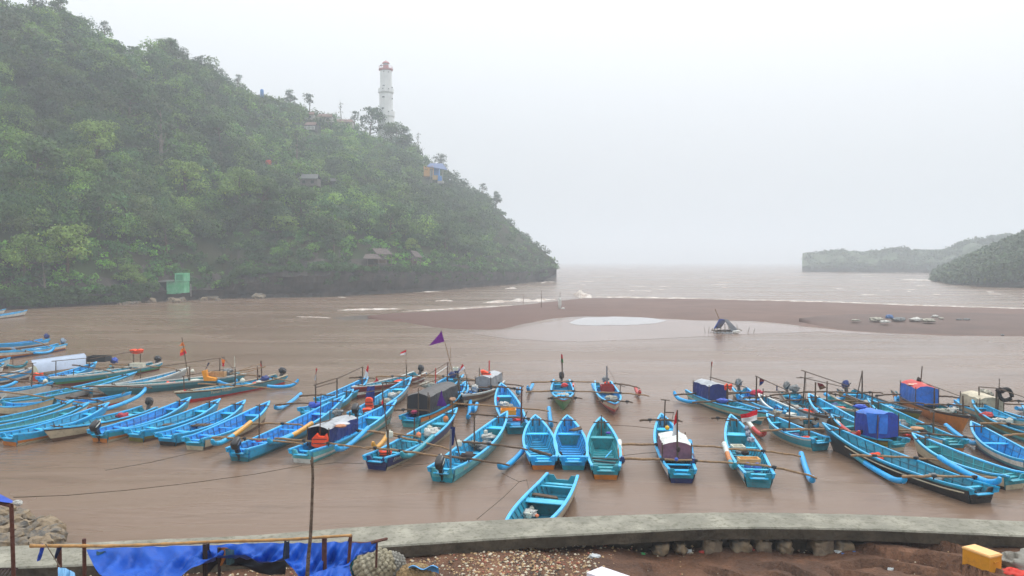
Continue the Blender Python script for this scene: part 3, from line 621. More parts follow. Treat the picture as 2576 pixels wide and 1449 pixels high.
# wooden shelters above the cliff
M_thatch = mat('thatch', (.13,.105,.095), .9, .3, 1.5, .2, bump=1.5, bscale=6)
def shelter(lab, rf, posts, v_base, cpx=11):
    ubc = px(cpx, (rf[0][0]+rf[1][0])/2, v_base); Y = D0(ubc[0])+.8; og = A(ubc[0], ubc[1], Y); h = empty('shelter', og, 0, lab, 'shelter', 'wooden shelters above the cliff')
    b = MB(); dd = (2.6, 2.6, -.3, -.3); P = [A(*px(cpx, x, y), Y+d)-og for (x, y), d in zip(rf, dd)]; b.prism(P, (0, 0, -.14))
    q = [P[1], P[0], P[0]+Vector((.3, 2.6, -1.1)), P[1]+Vector((.3, 2.6, -1.1))]; b.prism([v+Vector((0, .01, .0)) for v in q], (0, 0, -.14)); b.build('roof', M_thatch, h)
    for x in posts:
        b = MB(); u_, v_ = px(cpx, x, v_base); t = A(*px(cpx, x, rf[2][1]-6), Y); b.tube([A(u_, v_, Y)-og-Vector((0, 0, .6)), t-og], .09, 5); b.build('post', M_barkp, h)
    b = MB(); b.box((0, 1.5, .5), (((rf[1][0]-rf[0][0])*.3174*Y/F)*.8, 2.4, .8)); b.build('bench', M_wood, h); return h
shelter('small thatched shelter on two pale posts at the cliff edge', [(915,628),(1010,625),(1042,664),(895,660)], (932, 1022), 738)
shelter('larger thatched shelter roof behind the small one', [(965,580),(1085,584),(1130,628),(1005,626)], (1015, 1120), 700)
shelter('tumbledown thatched shelter right of the other two among roots', [(1270,598),(1320,604),(1370,655),(1310,648)], (1290, 1350), 705)
# ---------------------------------------------------------------- the bar: stakes, nets, flooded hut
def stake(u, v0, v1, r, lab, m=M_dbamboo, name='stake'):
    p = W(u, v1, .3); q = A(u+.5, v0, p.y); b = MB(); b.tube([p-Vector((0, 0, .4)), p.lerp(q, .5), q], [r, r*.9, r*.7], 6); return tag(b.build(name, m), lab, 'stake')
stake(1316.5, 740, 766, .05, 'short thin stake on the sand bar, leftmost of three')
stake(1361.5, 731, 775, .07, 'bare wooden stake in the middle of the three on the sand bar')
p = stake(1408.5, 733, 777, .07, 'wooden stake on the sand bar with a pale bundle tied at its foot')
b = MB(); q = W(1408, 777, .3); b.blob((q.x, q.y-.1, q.z+1.0), (.32, .3, 1.1), 10, 9, .2, 2); tag(b.build('net_bundle', M_net2, smooth=True), 'pale net bundle tied round the foot of the stake', 'net bundle')
b = MB(); q = W(1412, 778, .3); b.blob((q.x+.3, q.y, q.z+.1), (.35, .3, .25), 9, 6, .3, 2); tag(b.build('sack', M_net2, smooth=True), 'small pale sack on the sand beside the stake', 'sack')
def pile(u, v, rx, rz, m, lab, name='fishing_net', z=.75, cat='fishing net', ry=None, seed=0, e=1., am=.45, grp=None):
    p = W(u, v, z); b = MB(); k = p.y/F; ry = ry or rx*.8
    b.blob((0, 0, rz*k*.25), (rx*k, ry*k, rz*k), 22, 12, am, 2.2, seed+u, floor=-.05, e=e); o = b.build(name, m, loc=p, smooth=True); return tag(o, lab, cat, grp)
G = 'nets heaped on the sand bar'
pile(2153, 807, 11, 3, M_net, 'long low net heap at the left end of the row on the sand bar', grp=G)
pile(2205, 806, 17, 6, M_net, 'cream net heap left of the blue tarp bundle on the sand bar', grp=G)
pile(2260, 806, 16, 6, M_netg, 'grey green net heap right of the blue tarp bundle', grp=G)
pile(2226, 811, 12, 4, M_net2, 'white net heap in front of the blue tarp bundle', grp=G)
M_bluetarp = mat('blue_tarp', (.015,.075,.50), .45, .15, 1.2, .4, dirt=(.03,.05,.12), dirtamt=.5, bump=.4, bscale=3)
M_navytarp = mat('navy_tarp', (.012,.03,.16), .5, .2, 1.2, .4, bump=.4, bscale=3)
pile(2238, 800, 9, 7, mat('tarp_fade', (.06,.14,.32), .5, .2, 2), 'blue tarp bundle on top of the net heaps on the sand bar', name='tarp_bundle', cat='tarp bundle')
pile(2305, 806, 15, 6, M_net2, 'white net heap right of the grey green one', grp=G)
pile(2337, 809, 16, 6, M_net, 'largest cream net heap near the right of the row', grp=G)
pile(2352, 797, 8, 4, M_net2, 'small white net heap behind the largest cream heap', grp=G)
pile(2368, 802, 6, 3, M_net, 'tiny cream net heap right of the largest one', grp=G)
pile(2412, 804, 7, 2, M_netg, 'faint grey net heap at the far right, first of two', grp=G)
pile(2432, 804, 8, 2.5, M_netg, 'faint grey net heap at the far right end of the row', grp=G)
pile(2522, 844, 4, 3, M_netg, 'dark lump at the right lower edge of the sand bar', name='debris', cat='debris')
# flooded A-frame hut with blue tarp
p = W(2222-400, 838, 0); Yf = p.y
def q_(x, y, d=0.): u, v = 1383.6+.2442*0+x*.2442, 566+y*.2442; return A(u, v, Yf+d)
CROPS[19] = (1383.6, 566, .2442, .2442)
def q5(x, y, d=0.): return A(1383.6+x*.2442, 566+y*.2442, Yf+d)
fh = empty('flooded_hut', p, 0, 'small tent shaped hut with blue and black tarp roof standing in the flood', 'hut')
b = MB(); b.prism([q5(1745,968,-.6)-p, q5(1820,972,2.6)-p, q5(1760,1060,2.6)-p, q5(1688,1062,-.8)-p], (0, -.02, -.06)); tag(b.build('tarp_roof', M_bluetarp, fh), 'blue left slope of the tarp roof')
b = MB(); b.prism([q5(1790,968,-.6)-p, q5(1830,972,2.6)-p, q5(1945,1085,2.6)-p, q5(1890,1118,-.8)-p], (0, -.02, -.06)); tag(b.build('tarp_roof', mat('black_tarp', (.03,.033,.045), .5, .2, 2), fh), 'black right slope of the tarp roof')
for k, (x0, y0, x1, y1) in enumerate([(1740,970,1680,1110),(1742,965,1700,865),(1800,1020,1805,1125),(1760,1030,1760,1120),(1722,1050,1720,1120),(1840,1040,1850,1128),(1940,1070,1980,1090)]):
    b = MB(); b.tube([q5(x0,y0)-p, q5(x1,y1)-p], .05, 5); b.build('pole', M_bamboo if k in (1, 2) else M_barkp, fh)
b = MB(); b.box((0, .6, .25), (2.4, 2, .1)); b.build('platform', M_wood, fh)
b = MB(); b.blob(q5(1920,1100,-.9)-p, (.5,.3,.22), 9, 6, .3, 2); b.build('white_bundle', M_net2, fh)
b = MB(); b.blob(q5(1830,1120,-.9)-p, (.6,.3,.15), 9, 6, .3, 2); b.build('dark_bundle', M_netg, fh)
for i, (x0, y0, x1, y1) in enumerate([(1588,1055,1605,1112),(1640,1052,1632,1115),(1680,1062,1640,1112),(2055,1055,2032,1115),(2112,1068,2082,1130),(1925,1025,1935,1080)]):
    a_ = A(1383.6+x1*.2442, 566+y1*.2442, Yf); b = MB(); b.tube([a_-Vector((0,0,.3)), q5(x0,y0)], .035, 5)
    tag(b.build('stake', M_barkp), ['leaning stake in the water, leftmost beside the flooded hut','second stake from the left beside the flooded hut','slanting stake touching the left side of the flooded hut','first leaning stake right of the flooded hut','farthest right leaning stake near the flooded hut','upright stake rising behind the black roof slope of the flooded hut'][i], 'stake', 'stakes around the flooded hut')
# ================================================================ BOATS
INNER = {'blue': ('blue', (.004,.33,.76)), 'blueb': ('blue', (.004,.27,.76)), 'bluec': ('blue', (.006,.36,.64)), 'teal': ('teal', (.008,.22,.26)), 'sea': ('blue2', (.008,.33,.48)), 'seab': ('blue2', (.006,.28,.42))}
def in_mat(k): return mat('inside_'+k, INNER[k][1], .42, .16, 1.2, .45, col2=tuple(c*.72+.005 for c in INNER[k][1]), mixs=1.1, dirt=(.035,.07,.08), dirtamt=.7, bump=.2, bscale=6)
M_lash = mat('lashing_dark', (.02,.022,.025), .8, .3, 9)
class Boat:
    pass
BOATS = {}
def motor(root, x, y, z, kind, ang=0.):
    """outboard motor clamped to the transom"""
    m = bpy.data.objects.new('outboard_motor', None); scene.collection.objects.link(m); m.parent = root
    m.location = (x, y, z); m.rotation_euler = (0, R(-28), ang)
    cm = {'black': M_motor, 'grey': M_metal, 'blue': M_navytarp, 'sack': M_netg, 'pale': mat('pale_cloth', (.25,.33,.42), .8), 'green': mat('green_cloth', (.03,.07,.04), .8), 'silver': M_motor}[kind]
    b = MB(); b.blob((-.05, 0, .40), (.29, .18, .22), 18, 12, .02 if kind in ('black','silver','grey') else .25, 1.5, x, e=.55); b.build('cowling', cm, m, smooth=True)
    if kind in ('black', 'silver'):
        b = MB(); b.blob((-.05, 0, .46), (.26, .19, .06), 14, 6, .01, e=.5); b.build('cowling_band', M_plast if kind == 'silver' else M_metal, m, smooth=True)
    b = MB(); b.box((-.08, 0, .05), (.2, .16, .5)); b.box((-.10, 0, -.4), (.15, .08, .6)); b.box((-.14, 0, -.52), (.34, .2, .03)); b.blob((-.12, 0, -.75), (.24, .07, .07), 8, 6, .01); b.build('leg', M_motor if kind != 'grey' else M_metal, m)
    b = MB(); b.tube([(.15, 0, .2), (.55, .12, .3)], .03, 6); b.build('tiller', M_plast if kind == 'silver' else M_motor, m)
def make_boat(key, st, bw, beam, label, hull=('blue','blue','blue','blue'), inner='blue', gun='lblue', zs=.55, zb=.95, seats=((.74,.4),(.34,.16)), mot=None,
              beams=(), floats=(), poles=(), flags=(), cabin=None, texts=(), wings=True, deck=False, ex=0., roll=0., floor=None, wood=False):
    S = W(*px(*st), zs); Bp = W(*px(*bw), zb); d = Bp-S; L = math.hypot(d.x, d.y); ang = math.atan2(d.y, d.x)
    root = empty('outrigger_boat' if (floats or beams) else 'fishing_boat', (S.x, S.y, 0), ang, label, 'boat', 'blue fishing boats moored in the bay')
    root.rotation_euler = (roll, 0, ang)
    B = Boat(); B.label = label; B.root = root; B.L = L; B.S = S; B.Bp = Bp; B.ang = ang; BOATS[key] = B
    inv = (Matrix.Translation((S.x, S.y, 0)) @ Matrix.Rotation(ang, 4, 'Z') @ Matrix.Rotation(roll, 4, 'X')).inverted()
    B.inv = inv; loc = lambda p: inv @ Vector(p)
    B.Y = lambda t: S.y+(Bp.y-S.y)*t
    PP = lambda c, x, y, t: loc(A(*px(c, x, y), B.Y(t)))
    B.PP = PP
    hb = beam/2
    def bt(t):
        if t < .42: return hb*(.78+.22*math.sin(math.pi/2*t/.42))
        return hb*max(0, 1-((t-.42)/.58)**2.1)**.88
    def zt(t): return zs+(zb-zs)*t**2.6-.05*math.sin(math.pi*min(1, t*1.1))+(.06 if t < .12 else 0)*(1-t/.12)
    def bb(t): return bt(t)*(.66-.22*t)
    def zl(t): return -.16
    B.bt, B.zt = bt, zt
    N = 24; ts = [1-(1-i/N)**1.25 for i in range(N+1)]; rows = [0, .13, .2, .42, .60, 1.]
    def xo(t, s): return L*t*(1-.11*s)+.06*s
    def po(t, s, sg): y = lerp(bt(t), bb(t), s); return (xo(t, s), sg*(y+.05*math.sin(math.pi*s)*min(1, (1-t)*4)), lerp(zt(t), zl(t), s))
    mats = [paint(c) for c in hull]; rm = [0, 1, 1, 2, 3]
    b = MB()
    for sg in (-1, 1): b.grid([[po(t, s, sg) for s in rows] for t in ts], 0, lambda i, j: rm[j])
    b.grid([[(xo(t, 1), -bb(t), zl(t)), (xo(t, 1), bb(t), zl(t))] for t in ts], 3)
    smooth_angle(b.build('hull', mats, root), 50)
    hk = sum(map(ord, key))*7 % 3
    inner = {'blue': ('blue','blueb','bluec'), 'sea': ('sea','seab','bluec')}.get(inner, (inner,)*3)[hk]
    im = in_mat(inner); th = .05; ti = [0.012+(.965-.012)*i/20 for i in range(21)]
    def pi_(t, s, sg):
        zf = .07+.25*max(0, t-.75)**1.2; y0 = max(bt(t)-th, .004); f = (zt(t)-zf)/(zt(t)+.16); y1 = max(lerp(bt(t), bb(t), f)-th, .003)
        return (xo(t, s*f), sg*lerp(y0, y1, s), lerp(zt(t)-.005, zf, s))
    b = MB()
    for sg in (-1, 1): b.grid([[pi_(t, s, sg) for s in (0, .5, 1)] for t in ti])
    b.grid([[pi_(t, 1, -1), pi_(t, 1, 1)] for t in ti])
    e = [pi_(.965, 0, -1), pi_(.965, 1, -1), pi_(.965, 1, 1), pi_(.965, 0, 1)]; b.add(e, [(0, 1, 2, 3)])
    b.build('inner_hull', im, root)
    b = MB(); x = .5                                            # ribs and stringer
    while x < L*.9:
        t = x/L
        for sg in (-1, 1):
            p0, p1 = Vector(pi_(t, .0, sg)), Vector(pi_(t, 1, sg)); q = Vector((0, -sg*.03, 0)); b.prism([p0-Vector((.02,0,0)), p1-Vector((.02,0,0)), p1+q-Vector((.02,0,0)), p0+q-Vector((.02,0,0))], (.045, 0, 0))
        p1, p2 = Vector(pi_(t, 1, -1)), Vector(pi_(t, 1, 1)); b.prism([p1, p2, p2+Vector((0,0,.035)), p1+Vector((0,0,.035))], (.045, 0, 0)); x += .48
    for sg in (-1, 1):
        b.tube([Vector(pi_(t, .45, sg))+Vector((0, -sg*.02, 0)) for t in [.03+.87*i/10 for i in range(11)]], .018, 4)
    b.build('ribs', mat('ribs_'+inner, tuple(min(1, c*(1.3 if inner == 'teal' else .42)+.006) for c in INNER[inner][1]), .45, .2, 2, .4, dirt=(.06,.10,.11), dirtamt=.5), root)
    b = MB(); xs0 = -.20 if wings else 0.                     # gunwale
    for sg in (-1, 1):
        P = []
        for t in ([xs0/L] if wings else [])+ts:
            tt = max(t, 0); x = L*t; y = sg*bt(tt); z = zt(tt); iy = -sg*min(.085, bt(tt)); oy = sg*.025
            P.append([(x, y+oy, z-.03), (x, y+oy, z+.03), (x, y+iy, z+.03), (x, y+iy, z-.03), (x, y+oy, z-.03)])
        b.grid(P); b.add(P[0][:4], [(0, 1, 2, 3)])
    smooth_angle(b.build('gunwale', paint(gun), root), 30)
    # transom with a motor notch
    h0, h1 = bt(0), bb(0); z = zt(0); P = [(0, -h0+.02, z-.02), (0, -h0*.55, z-.03), (0, -h0*.36, z-.2), (0, h0*.36, z-.2), (0, h0*.55, z-.03), (0, h0-.02, z-.02), (.065, h1, -.16), (.065, -h1, -.16)]
    b = MB(); b.prism([Vector(p)+Vector((-.012, 0, 0)) for p in P], (.06, 0, 0)); b.build('transom', mats[1] if hull[1] in ('blue','blue2','teal','navy','black','lblue','aqua','sea') else paint('teal'), root)
    P = [(-.018, -lerp(h0, h1, .55), .20), (-.018, lerp(h0, h1, .55), .20), (.05, h1+.01, -.16), (.05, -h1-.01, -.16)]; b = MB(); b.prism([Vector(p) for p in P], (.03, 0, 0)); b.build('transom_skirt', mats[2] if hull[2] not in ('blue','blue2') else mats[3], root)
    if wings:
        b = MB()
        for sg in (-1, 1): b.prism([(-.2, sg*(h0+.01), z-.0), (0, sg*(h0+.01), z), (0, sg*(h0-.06), z-.25), (-.2, sg*(h0-.02), z-.16)], (0, -sg*.05, 0))
        b.box((-.1, 0, z-.215), (.2, h0*1.2, .03)); b.build('stern_bracket', paint('blue2' if inner != 'teal' else 'teal'), root)
    smat = mat('seat_'+inner, tuple(min(1, c*1.5+.03) for c in INNER[inner][1]), .4, .12, 2, .5, dirt=(.05,.12,.14), dirtamt=.35)
    def seat(t, wd, z_=None, m=None, name='seat'):
        zz = (zt(t)-.1) if z_ is None else z_; P = []
        for tt in (t, t+wd/L):
            y0 = max(bt(tt)-.045-.06*max(0, zt(tt)-zz), .02); P.append((tt, y0))
        b = MB(); b.prism([(P[0][0]*L, -P[0][1], zz), (P[1][0]*L, -P[1][1], zz), (P[1][0]*L, P[1][1], zz), (P[0][0]*L, P[0][1], zz)][::-1], (0, 0, -.035)); b.build(name, m or smat, root)
    for i, sq in enumerate(seats):
        t, wd = sq[0], sq[1]; seat(t, wd*L*.16 if wd > .2 else wd)
        if wd > .3:                                             # bulkhead below the fore seat
            zz = zt(t)-.14; y0 = bt(t)-.06; y1 = max(bb(t)-.02, .05); b = MB(); b.prism([(t*L+.03, -y0, zz), (t*L+.03, y0, zz), (t*L+.03, y1, .075), (t*L+.03, -y1, .075)], (.03, 0, 0)); b.build('bulkhead', in_mat('teal'), root)
    seat(.055, .2, zt(0)-.22)
    if deck: seat(.82, .15*L, None, paint(gun), 'foredeck')
    t = .885; b = MB(); b.tube([(t*L, -bt(t)-.08, zt(t)+.05), (t*L, bt(t)+.08, zt(t)+.05)], .03, 6)
    for sg in (-1, 1): b.tube([(t*L, sg*bt(t)*.5, zt(t)-.25), (t*L, sg*bt(t)*.5, zt(t)+.14)], .03, 6)
    b.build('mooring_bitt', M_wood, root)
    if mot: motor(root, -.06, 0, zt(0)-.05, mot if isinstance(mot, str) else mot[0], 0 if isinstance(mot, str) else mot[1])
    for bm in beams:
        if bm == 'auto': continue
        p, q = [px(*c) for c in bm[:2]]; z_ = bm[2] if len(bm) > 2 else .5; m_ = bm[3] if len(bm) > 3 else M_bamboo
        a, c = loc(W(*p, z_)), loc(W(*q, z_)); mid = (a+c)/2; up = zs+.12-z_ if z_ < zs+.1 else .06
        b = MB(); n = 10; b.tube([a.lerp(c, k/n)+Vector((0, 0, up*math.sin(math.pi*k/n)**.7+.015*math.sin(k*2.3))) for k in range(n+1)], [.058-.018*k/n for k in range(n+1)], 7)
        for sg in (-1, 1):
            if abs(c.y-a.y) < .5: continue
            s = (sg*hb*.93-a.y)/(c.y-a.y)
            if .03 < s < .97:
                d_ = (c-a).normalized()*.10; q = a.lerp(c, s)+Vector((0, 0, up*math.sin(math.pi*s)**.7+.01)); b.tube([q-d_, q, q+d_], [.055, .075, .055], 7, mi=1); b.tube([q, q-Vector((0, 0, .14))], .028, 5, mi=1)
        b.build('outrigger_beam', [m_, M_lash], root)
    def pipe(a, c, cols, r=.12, curl=.16):
        n = 22; pts = []
        for k in range(n+1):
            s = k/n; p = a.lerp(c, s); p.z = lerp(a.z, c.z, s)-.10*math.sin(math.pi*s)+curl*max(0, (s-.78)/.22)**2-curl*.6*(s > .999)*0; pts.append(p)
        b = MB(); o = len(cols)
        for k in range(o):
            i0, i1 = int(n*k/o), int(n*(k+1)/o); b.tube(pts[i0:i1+1], r+.001*k, 9, mi=k)
        pe = pts[-1]; dd = (pts[-1]-pts[-2]).normalized()
        b.tube([pe-dd*.02, pe+dd*.10+Vector((0, 0, .05)), pe+dd*.13+Vector((0, 0, .15))], [r, r*.85, r*.5], 8, mi=o-1)
        return smooth_angle(b.build('outrigger_float', [M_float[c_] for c_ in cols], root), 45)
    for f in floats:
        zf_ = f[3] if len(f) > 3 else (.30, .12)
        pipe(loc(W(*px(*f[0]), zf_[0])), loc(W(*px(*f[1]), zf_[1]+.12)), f[2] if isinstance(f[2], tuple) else (f[2],))
    if 'auto' in beams:
        sp = {'l': (-1,), 'r': (1,)}.get(ex, (-1, 1)) if isinstance(ex, str) else (-1, 1); fc = 'blue'
        for tb in (.22, .6):
            b = MB(); n = 10; b.tube([(tb*L, lerp(-2.3 if -1 in sp else -.7, 2.3 if 1 in sp else .7, k/n), .42+(zs-.25)*math.sin(math.pi*k/n)**.7) for k in range(n+1)], .05, 7); b.build('outrigger_beam', M_dbamboo, root)
        for sg in sp: pipe(Vector((.68*L, sg*2.25, .1)), Vector((.14*L, sg*2.2, .1)), (fc,))
    for pl in poles:
        a, c = PP(*pl[0]), PP(*pl[1]); r = pl[2] if len(pl) > 2 else .035; m_ = pl[3] if len(pl) > 3 else M_wood
        if abs(pl[0][3]-pl[1][3]) < 1e-6: a.z = min(a.z, .35)
        b = MB(); b.tube([a, a.lerp(c, .5)+Vector((0, .01, 0)), c], [r, r*.95, r*.8], 6); b.build('mast' if abs(pl[0][3]-pl[1][3]) < 1e-6 else 'rack_pole', m_, root)
    for fl in flags:
        cs, t, cols, kd = fl; c4 = [PP(*c, t) for c in cs]; nv = inv.to_3x3() @ Vector((.3, 1, 0))
        b = MB(); ny = 8; cloth(b, [c4[0], c4[1], c4[2], c4[3] if len(c4) > 3 else c4[2]+Vector((0, 0, -.02))], 10, ny, .05, sum(map(ord, key)) % 7, (lambda i, j: 0 if i < ny/2 else 1) if len(cols) > 1 else None, dirv=nv)
        b.build('flag', [mat('flag_'+c, dict(PAL, purple=(.16,.01,.22), violet=(.09,.02,.22), fred=(.62,.015,.03), fwhite=(.7,.7,.7), forange=(.8,.2,.03))[c], .8, .12, 3, .1) for c in cols], root, smooth=True)
    if cabin:
        x0, x1, wd, z0, h, side, roof, rear = cabin; x0 *= L; x1 *= L; cb = bpy.data.objects.new('cabin', None); scene.collection.objects.link(cb); cb.parent = root
        arch = [(-1, 0), (-1.02, .5), (-.96, .9), (-.6, 1.0), (0, 1.05), (.6, 1.0), (.96, .9), (1.02, .5), (1, 0)]
        def ring(x, k=1.): return [Vector((x, y*wd/2*k, z0+z_*h*k)) for y, z_ in arch]
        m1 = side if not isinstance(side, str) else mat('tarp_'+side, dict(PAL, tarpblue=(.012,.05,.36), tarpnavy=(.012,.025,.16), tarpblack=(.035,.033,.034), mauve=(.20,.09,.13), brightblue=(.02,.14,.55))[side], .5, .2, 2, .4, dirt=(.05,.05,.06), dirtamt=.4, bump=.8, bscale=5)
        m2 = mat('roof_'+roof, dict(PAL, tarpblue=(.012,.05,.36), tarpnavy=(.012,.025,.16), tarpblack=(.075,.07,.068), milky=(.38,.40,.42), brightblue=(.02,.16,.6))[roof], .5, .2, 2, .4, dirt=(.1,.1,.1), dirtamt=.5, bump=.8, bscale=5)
        n = 8
        def rg(i): x = lerp(x0, x1, i/n); r_ = ring(x); return [p+Vector((0, .02*math.sin(i*2.1+k), .025*math.sin(i*1.7+k*2))) for k, p in enumerate(r_)]
        RG = [rg(i) for i in range(n+1)]
        b = MB(); b.grid([[r_[k] for k in (0, 1, 2)] for r_ in RG]); b.build('side_wall', m1, cb); b = MB(); b.grid([[r_[k] for k in (6, 7, 8)] for r_ in RG]); b.build('side_wall', m1, cb)
        b = MB(); b.grid([[r_[k] for k in (2, 3, 4, 5, 6)] for r_ in RG]); b.build('roof', m2, cb, smooth=True)
        for nm, i in (('front_wall', n), ('back_wall', 0)):
            if i == 0 and rear == 'open': continue
            b = MB(); b.add(RG[i], [tuple(range(9))]); b.build(nm, m1 if rear != 'dark' or i else mat('tarp_dark', (.02,.02,.025), .7), cb)  # dark rear: near-black sheet painted as the shaded inside of an open cabin
        b = MB(); b.box(((x0+x1)/2, 0, z0+.02), (x1-x0, wd*.9, .03)); b.build('cabin_floor', mat('interior_shade', (.03,.028,.026), .9), cb)  # floor painted near-black to give the cabin a shaded inside
        for x in (x0-.01, x1+.01):
            for y in (-wd/2, wd/2):
                b = MB(); b.tube([(x, y*.99, .3), (x, y*.98, z0+h*1.0)], .025, 5); b.build('post', M_wood, cb)
    for tx in texts:
        s_, t, zc, size, colr, sg = tx; cu = bpy.data.curves.new('lettering', 'FONT'); cu.body = s_; cu.size = size; cu.extrude = .004; cu.align_x = 'CENTER'; cu.shear = .3 if s_[1:].islower() else 0
        to = bpy.data.objects.new('tmp', cu); scene.collection.objects.link(to); bpy.context.view_layer.update()
        me = bpy.data.meshes.new_from_object(to); bpy.data.objects.remove(to); me.name = 'lettering'; me.materials.clear(); me.materials.append(mat('letter_'+colr, PAL[colr], .5)); o = bpy.data.objects.new('lettering', me); scene.collection.objects.link(o); o.parent = root
        f = (zt(t)-zc)/(zt(t)+.16); dy = (bt(t)-bb(t)); y = lerp(bt(t), bb(t), f)+.05*math.sin(math.pi*f)+.015; slope = math.atan2(dy, zt(t)+.16)
        dyx = (bt(t+.03)-bt(t-.03))/(.06*L)
        o.location = (t*L, sg*y, zc); o.rotation_euler = (R(90)+slope, 0, (0 if sg < 0 else math.pi)-sg*(-1)*(-dyx) if False else (0 if sg < 0 else math.pi)) 
        o.rotation_euler[2] += math.atan(dyx)*(sg)
    return B
MK = make_boat
# palettes for hull = (top strake, side, lower side, bottom)
H1 = ('blue','blue','blue','dteal'); HW = ('white','white','cream','brown'); HT = ('teal','dteal','dteal','teal')
# ---- left group, far rows
MK('a1', (1,-230,165), (1,266,96), 1.3, 'blue boat with white sides moored alone nearest the hill at the left edge', ('lblue','white','white','brown'), zb=1.0, seats=((.7,.4),))
MK('a2', (1,-420,140), (1,60,86), 1.3, 'bow tip of a blue boat behind the lone boat at the left edge', ('teal','white','white','brown'), zb=1.0)
MK('a3', (1,432,382), (1,-160,420), 1.3, 'far left boat with dark blue cloth over its motor', ('blue','blue','white','brown'), mot='blue', beams=((((1,240,385)),(1,500,460)),), floats=(((1,120,470),(1,300,500),'blue'),))
MK('a4', (1,592,430), (1,-130,500), 1.35, 'navy and orange striped boat with pale cloth over its motor, left edge', ('lblue','white','orange','navy'), mot='pale', beams=((((1,-60,470)),(1,300,505)),), floats=(((1,330,510),(1,515,490),'blue'),), poles=(((1,610,525,.0),(1,612,450,.0)),((1,438,550,.3),(1,438,515,.3)),((1,292,572,.5),(1,292,500,.5)),((1,0,600,.98),(1,612,480,.0),.025)))
MK('a5', (1,-300,620), (1,104,551), 1.3, 'small blue bow tip at the left edge below the striped boat', ('lblue','white','white','brown'), zb=.95, poles=(((1,125,640,.9),(1,125,545,.9)),))
MK('a6', (1,-360,700), (1,42,606), 1.2, 'teal bow tip at the left edge beside a floating pipe', ('teal','white','white','brown'), floats=(((1,50,628),(1,250,636),'teal'),), beams=((((1,-40,600)),(1,120,596)),))
MK('a7', (1,-260,760), (1,318,648), 1.35, 'blue boat with white gunwale in front of the pale awning', ('white','blue','white','brown'), gun='white', zb=.95, poles=(((1,0,655,.4),(1,350,606,.95),.03),((1,316,720,.95),(1,316,606,.95),.04)))
MK('a8', (1,420,750), (1,936,596), 1.4, 'bright blue boat pointing right just under the pale awning', ('lblue','blue','white','brown'), zb=1.05, seats=((.6,.4),), poles=(((1,540,720,.25),(1,540,590,.25),.04),((1,500,592,.15),(1,850,560,.8),.03)), beams=((((1,700,628)),(1,1100,700),.8,M_dbamboo),))
MK('a9', (1,1500,610), (1,470,748), 1.4, 'long white edged boat with dark red bow and green stern at left', ('white','teal','green','maroon'), gun='white', inner='sea', zb=.85, mot='black', seats=((.72,.25),(.4,.16)),
   beams=((((1,1060,622)),(1,1690,662),.6,M_bamboo),(((1,900,660)),(1,1300,660),.6)), floats=(((1,880,690),(1,1060,680),'teal'),), poles=(((1,1288,680,.14),(1,1288,520,.14),.04),((1,1355,620,.05),(1,1355,520,.05),.04),((1,870,570,.6),(1,1390,480,.0),.028),((1,710,830,.75),(1,710,670,.75),.035)))
MK('a10', (1,70,975), (1,1322,694), 1.35, 'long teal boat with cream plank stern and white side lettering', ('teal','lgrey','lgrey','brown'), inner='teal', zb=1.0, seats=((.8,.25),), beams=((((1,830,838)),(1,1470,850),.8,M_dbamboo),(((1,500,830)),(1,1010,905),.7,M_dbamboo)), poles=(((1,1355,860,.98),(1,1358,670,.98),.035),), texts=(('TUNGGAL',.87,.5,.3,'white',-1),))
MK('a11', (1,-260,880), (1,520,790), 1.3, 'blue boat under bamboo poles left of the orange vest', ('blue','white','white','brown'), beams=((((1,-40,735)),(1,240,800),.6,M_dbamboo),(((1,0,700)),(1,480,735),.8,M_dbamboo),(((1,100,770)),(1,620,850),.75,M_dbamboo),(((1,-40,880)),(1,960,1022),.75,M_bamboo)), floats=(((1,160,790),(1,-40,850),'blue'),((1,470,805),(1,230,895),'teal')), poles=(((1,300,905,.7),(1,316,640,.7),.045),))
MK('a12', (1,560,985), (1,1272,885), 1.3, 'blue boat with red, yellow and white bow stripes', ('blue','cream','red','cream'), zb=1.0, seats=((.6,.25),), beams=((((1,640,940)),(1,1000,985),.6,M_dbamboo),), floats=(((1,850,825),(1,600,930),'blue'),((1,960,875),(1,880,900),'blue')))
MK('a13', (1,860,852), (2,370,412), 1.4, 'bright blue boat with white outer strake pointing up right', ('white','lgrey','lgrey','brown'), gun='white', zb=1.15, seats=((.4,.2),))
MK('a14', (1,0,1010), (1,520,950), 1.2, 'low boat with dark motor beside the cream plank stern', ('cream','cream','cream','brown'), mot='silver')
MK('a15', (2,870,470), (1,912,830), 1.5, 'dark teal boat with broad white gunwale and white lettering', ('white','sea','dteal','dteal'), gun='white', inner='teal', zb=.8, seats=((.62,.2),(.3,.16)), texts=(('TUNGGAL',.74,.42,.34,'lgrey',1),),
   poles=(((2,383,555,.45),(2,383,395,.45),.045),((2,375,400,.45),(2,308,120,.45),.03),((2,330,640,.62),(2,325,490,.62),.04),((2,0,415,.8),(2,720,312,.1),.03),((2,310,495,.62),(2,830,408,.05),.03),((2,670,440,.15),(2,675,320,.15),.04),((2,800,420,.05),(2,690,295,.12),.02),((2,816,400,.02),(2,816,305,.02),.028,M_plast)),
   flags=((((2,318,158),(2,335,205),(2,287,195)),.45,('forange',),'tri'),(((2,330,215),(2,355,272),(2,292,240),(2,295,300)),.45,('forange','fred'),'r'),(((2,690,322),(2,700,400),(2,722,340),(2,720,402)),.14,('forange','fred'),'r'),(((2,560,362),(2,550,405),(2,575,365),(2,535,430)),.25,('navy',),'r')))
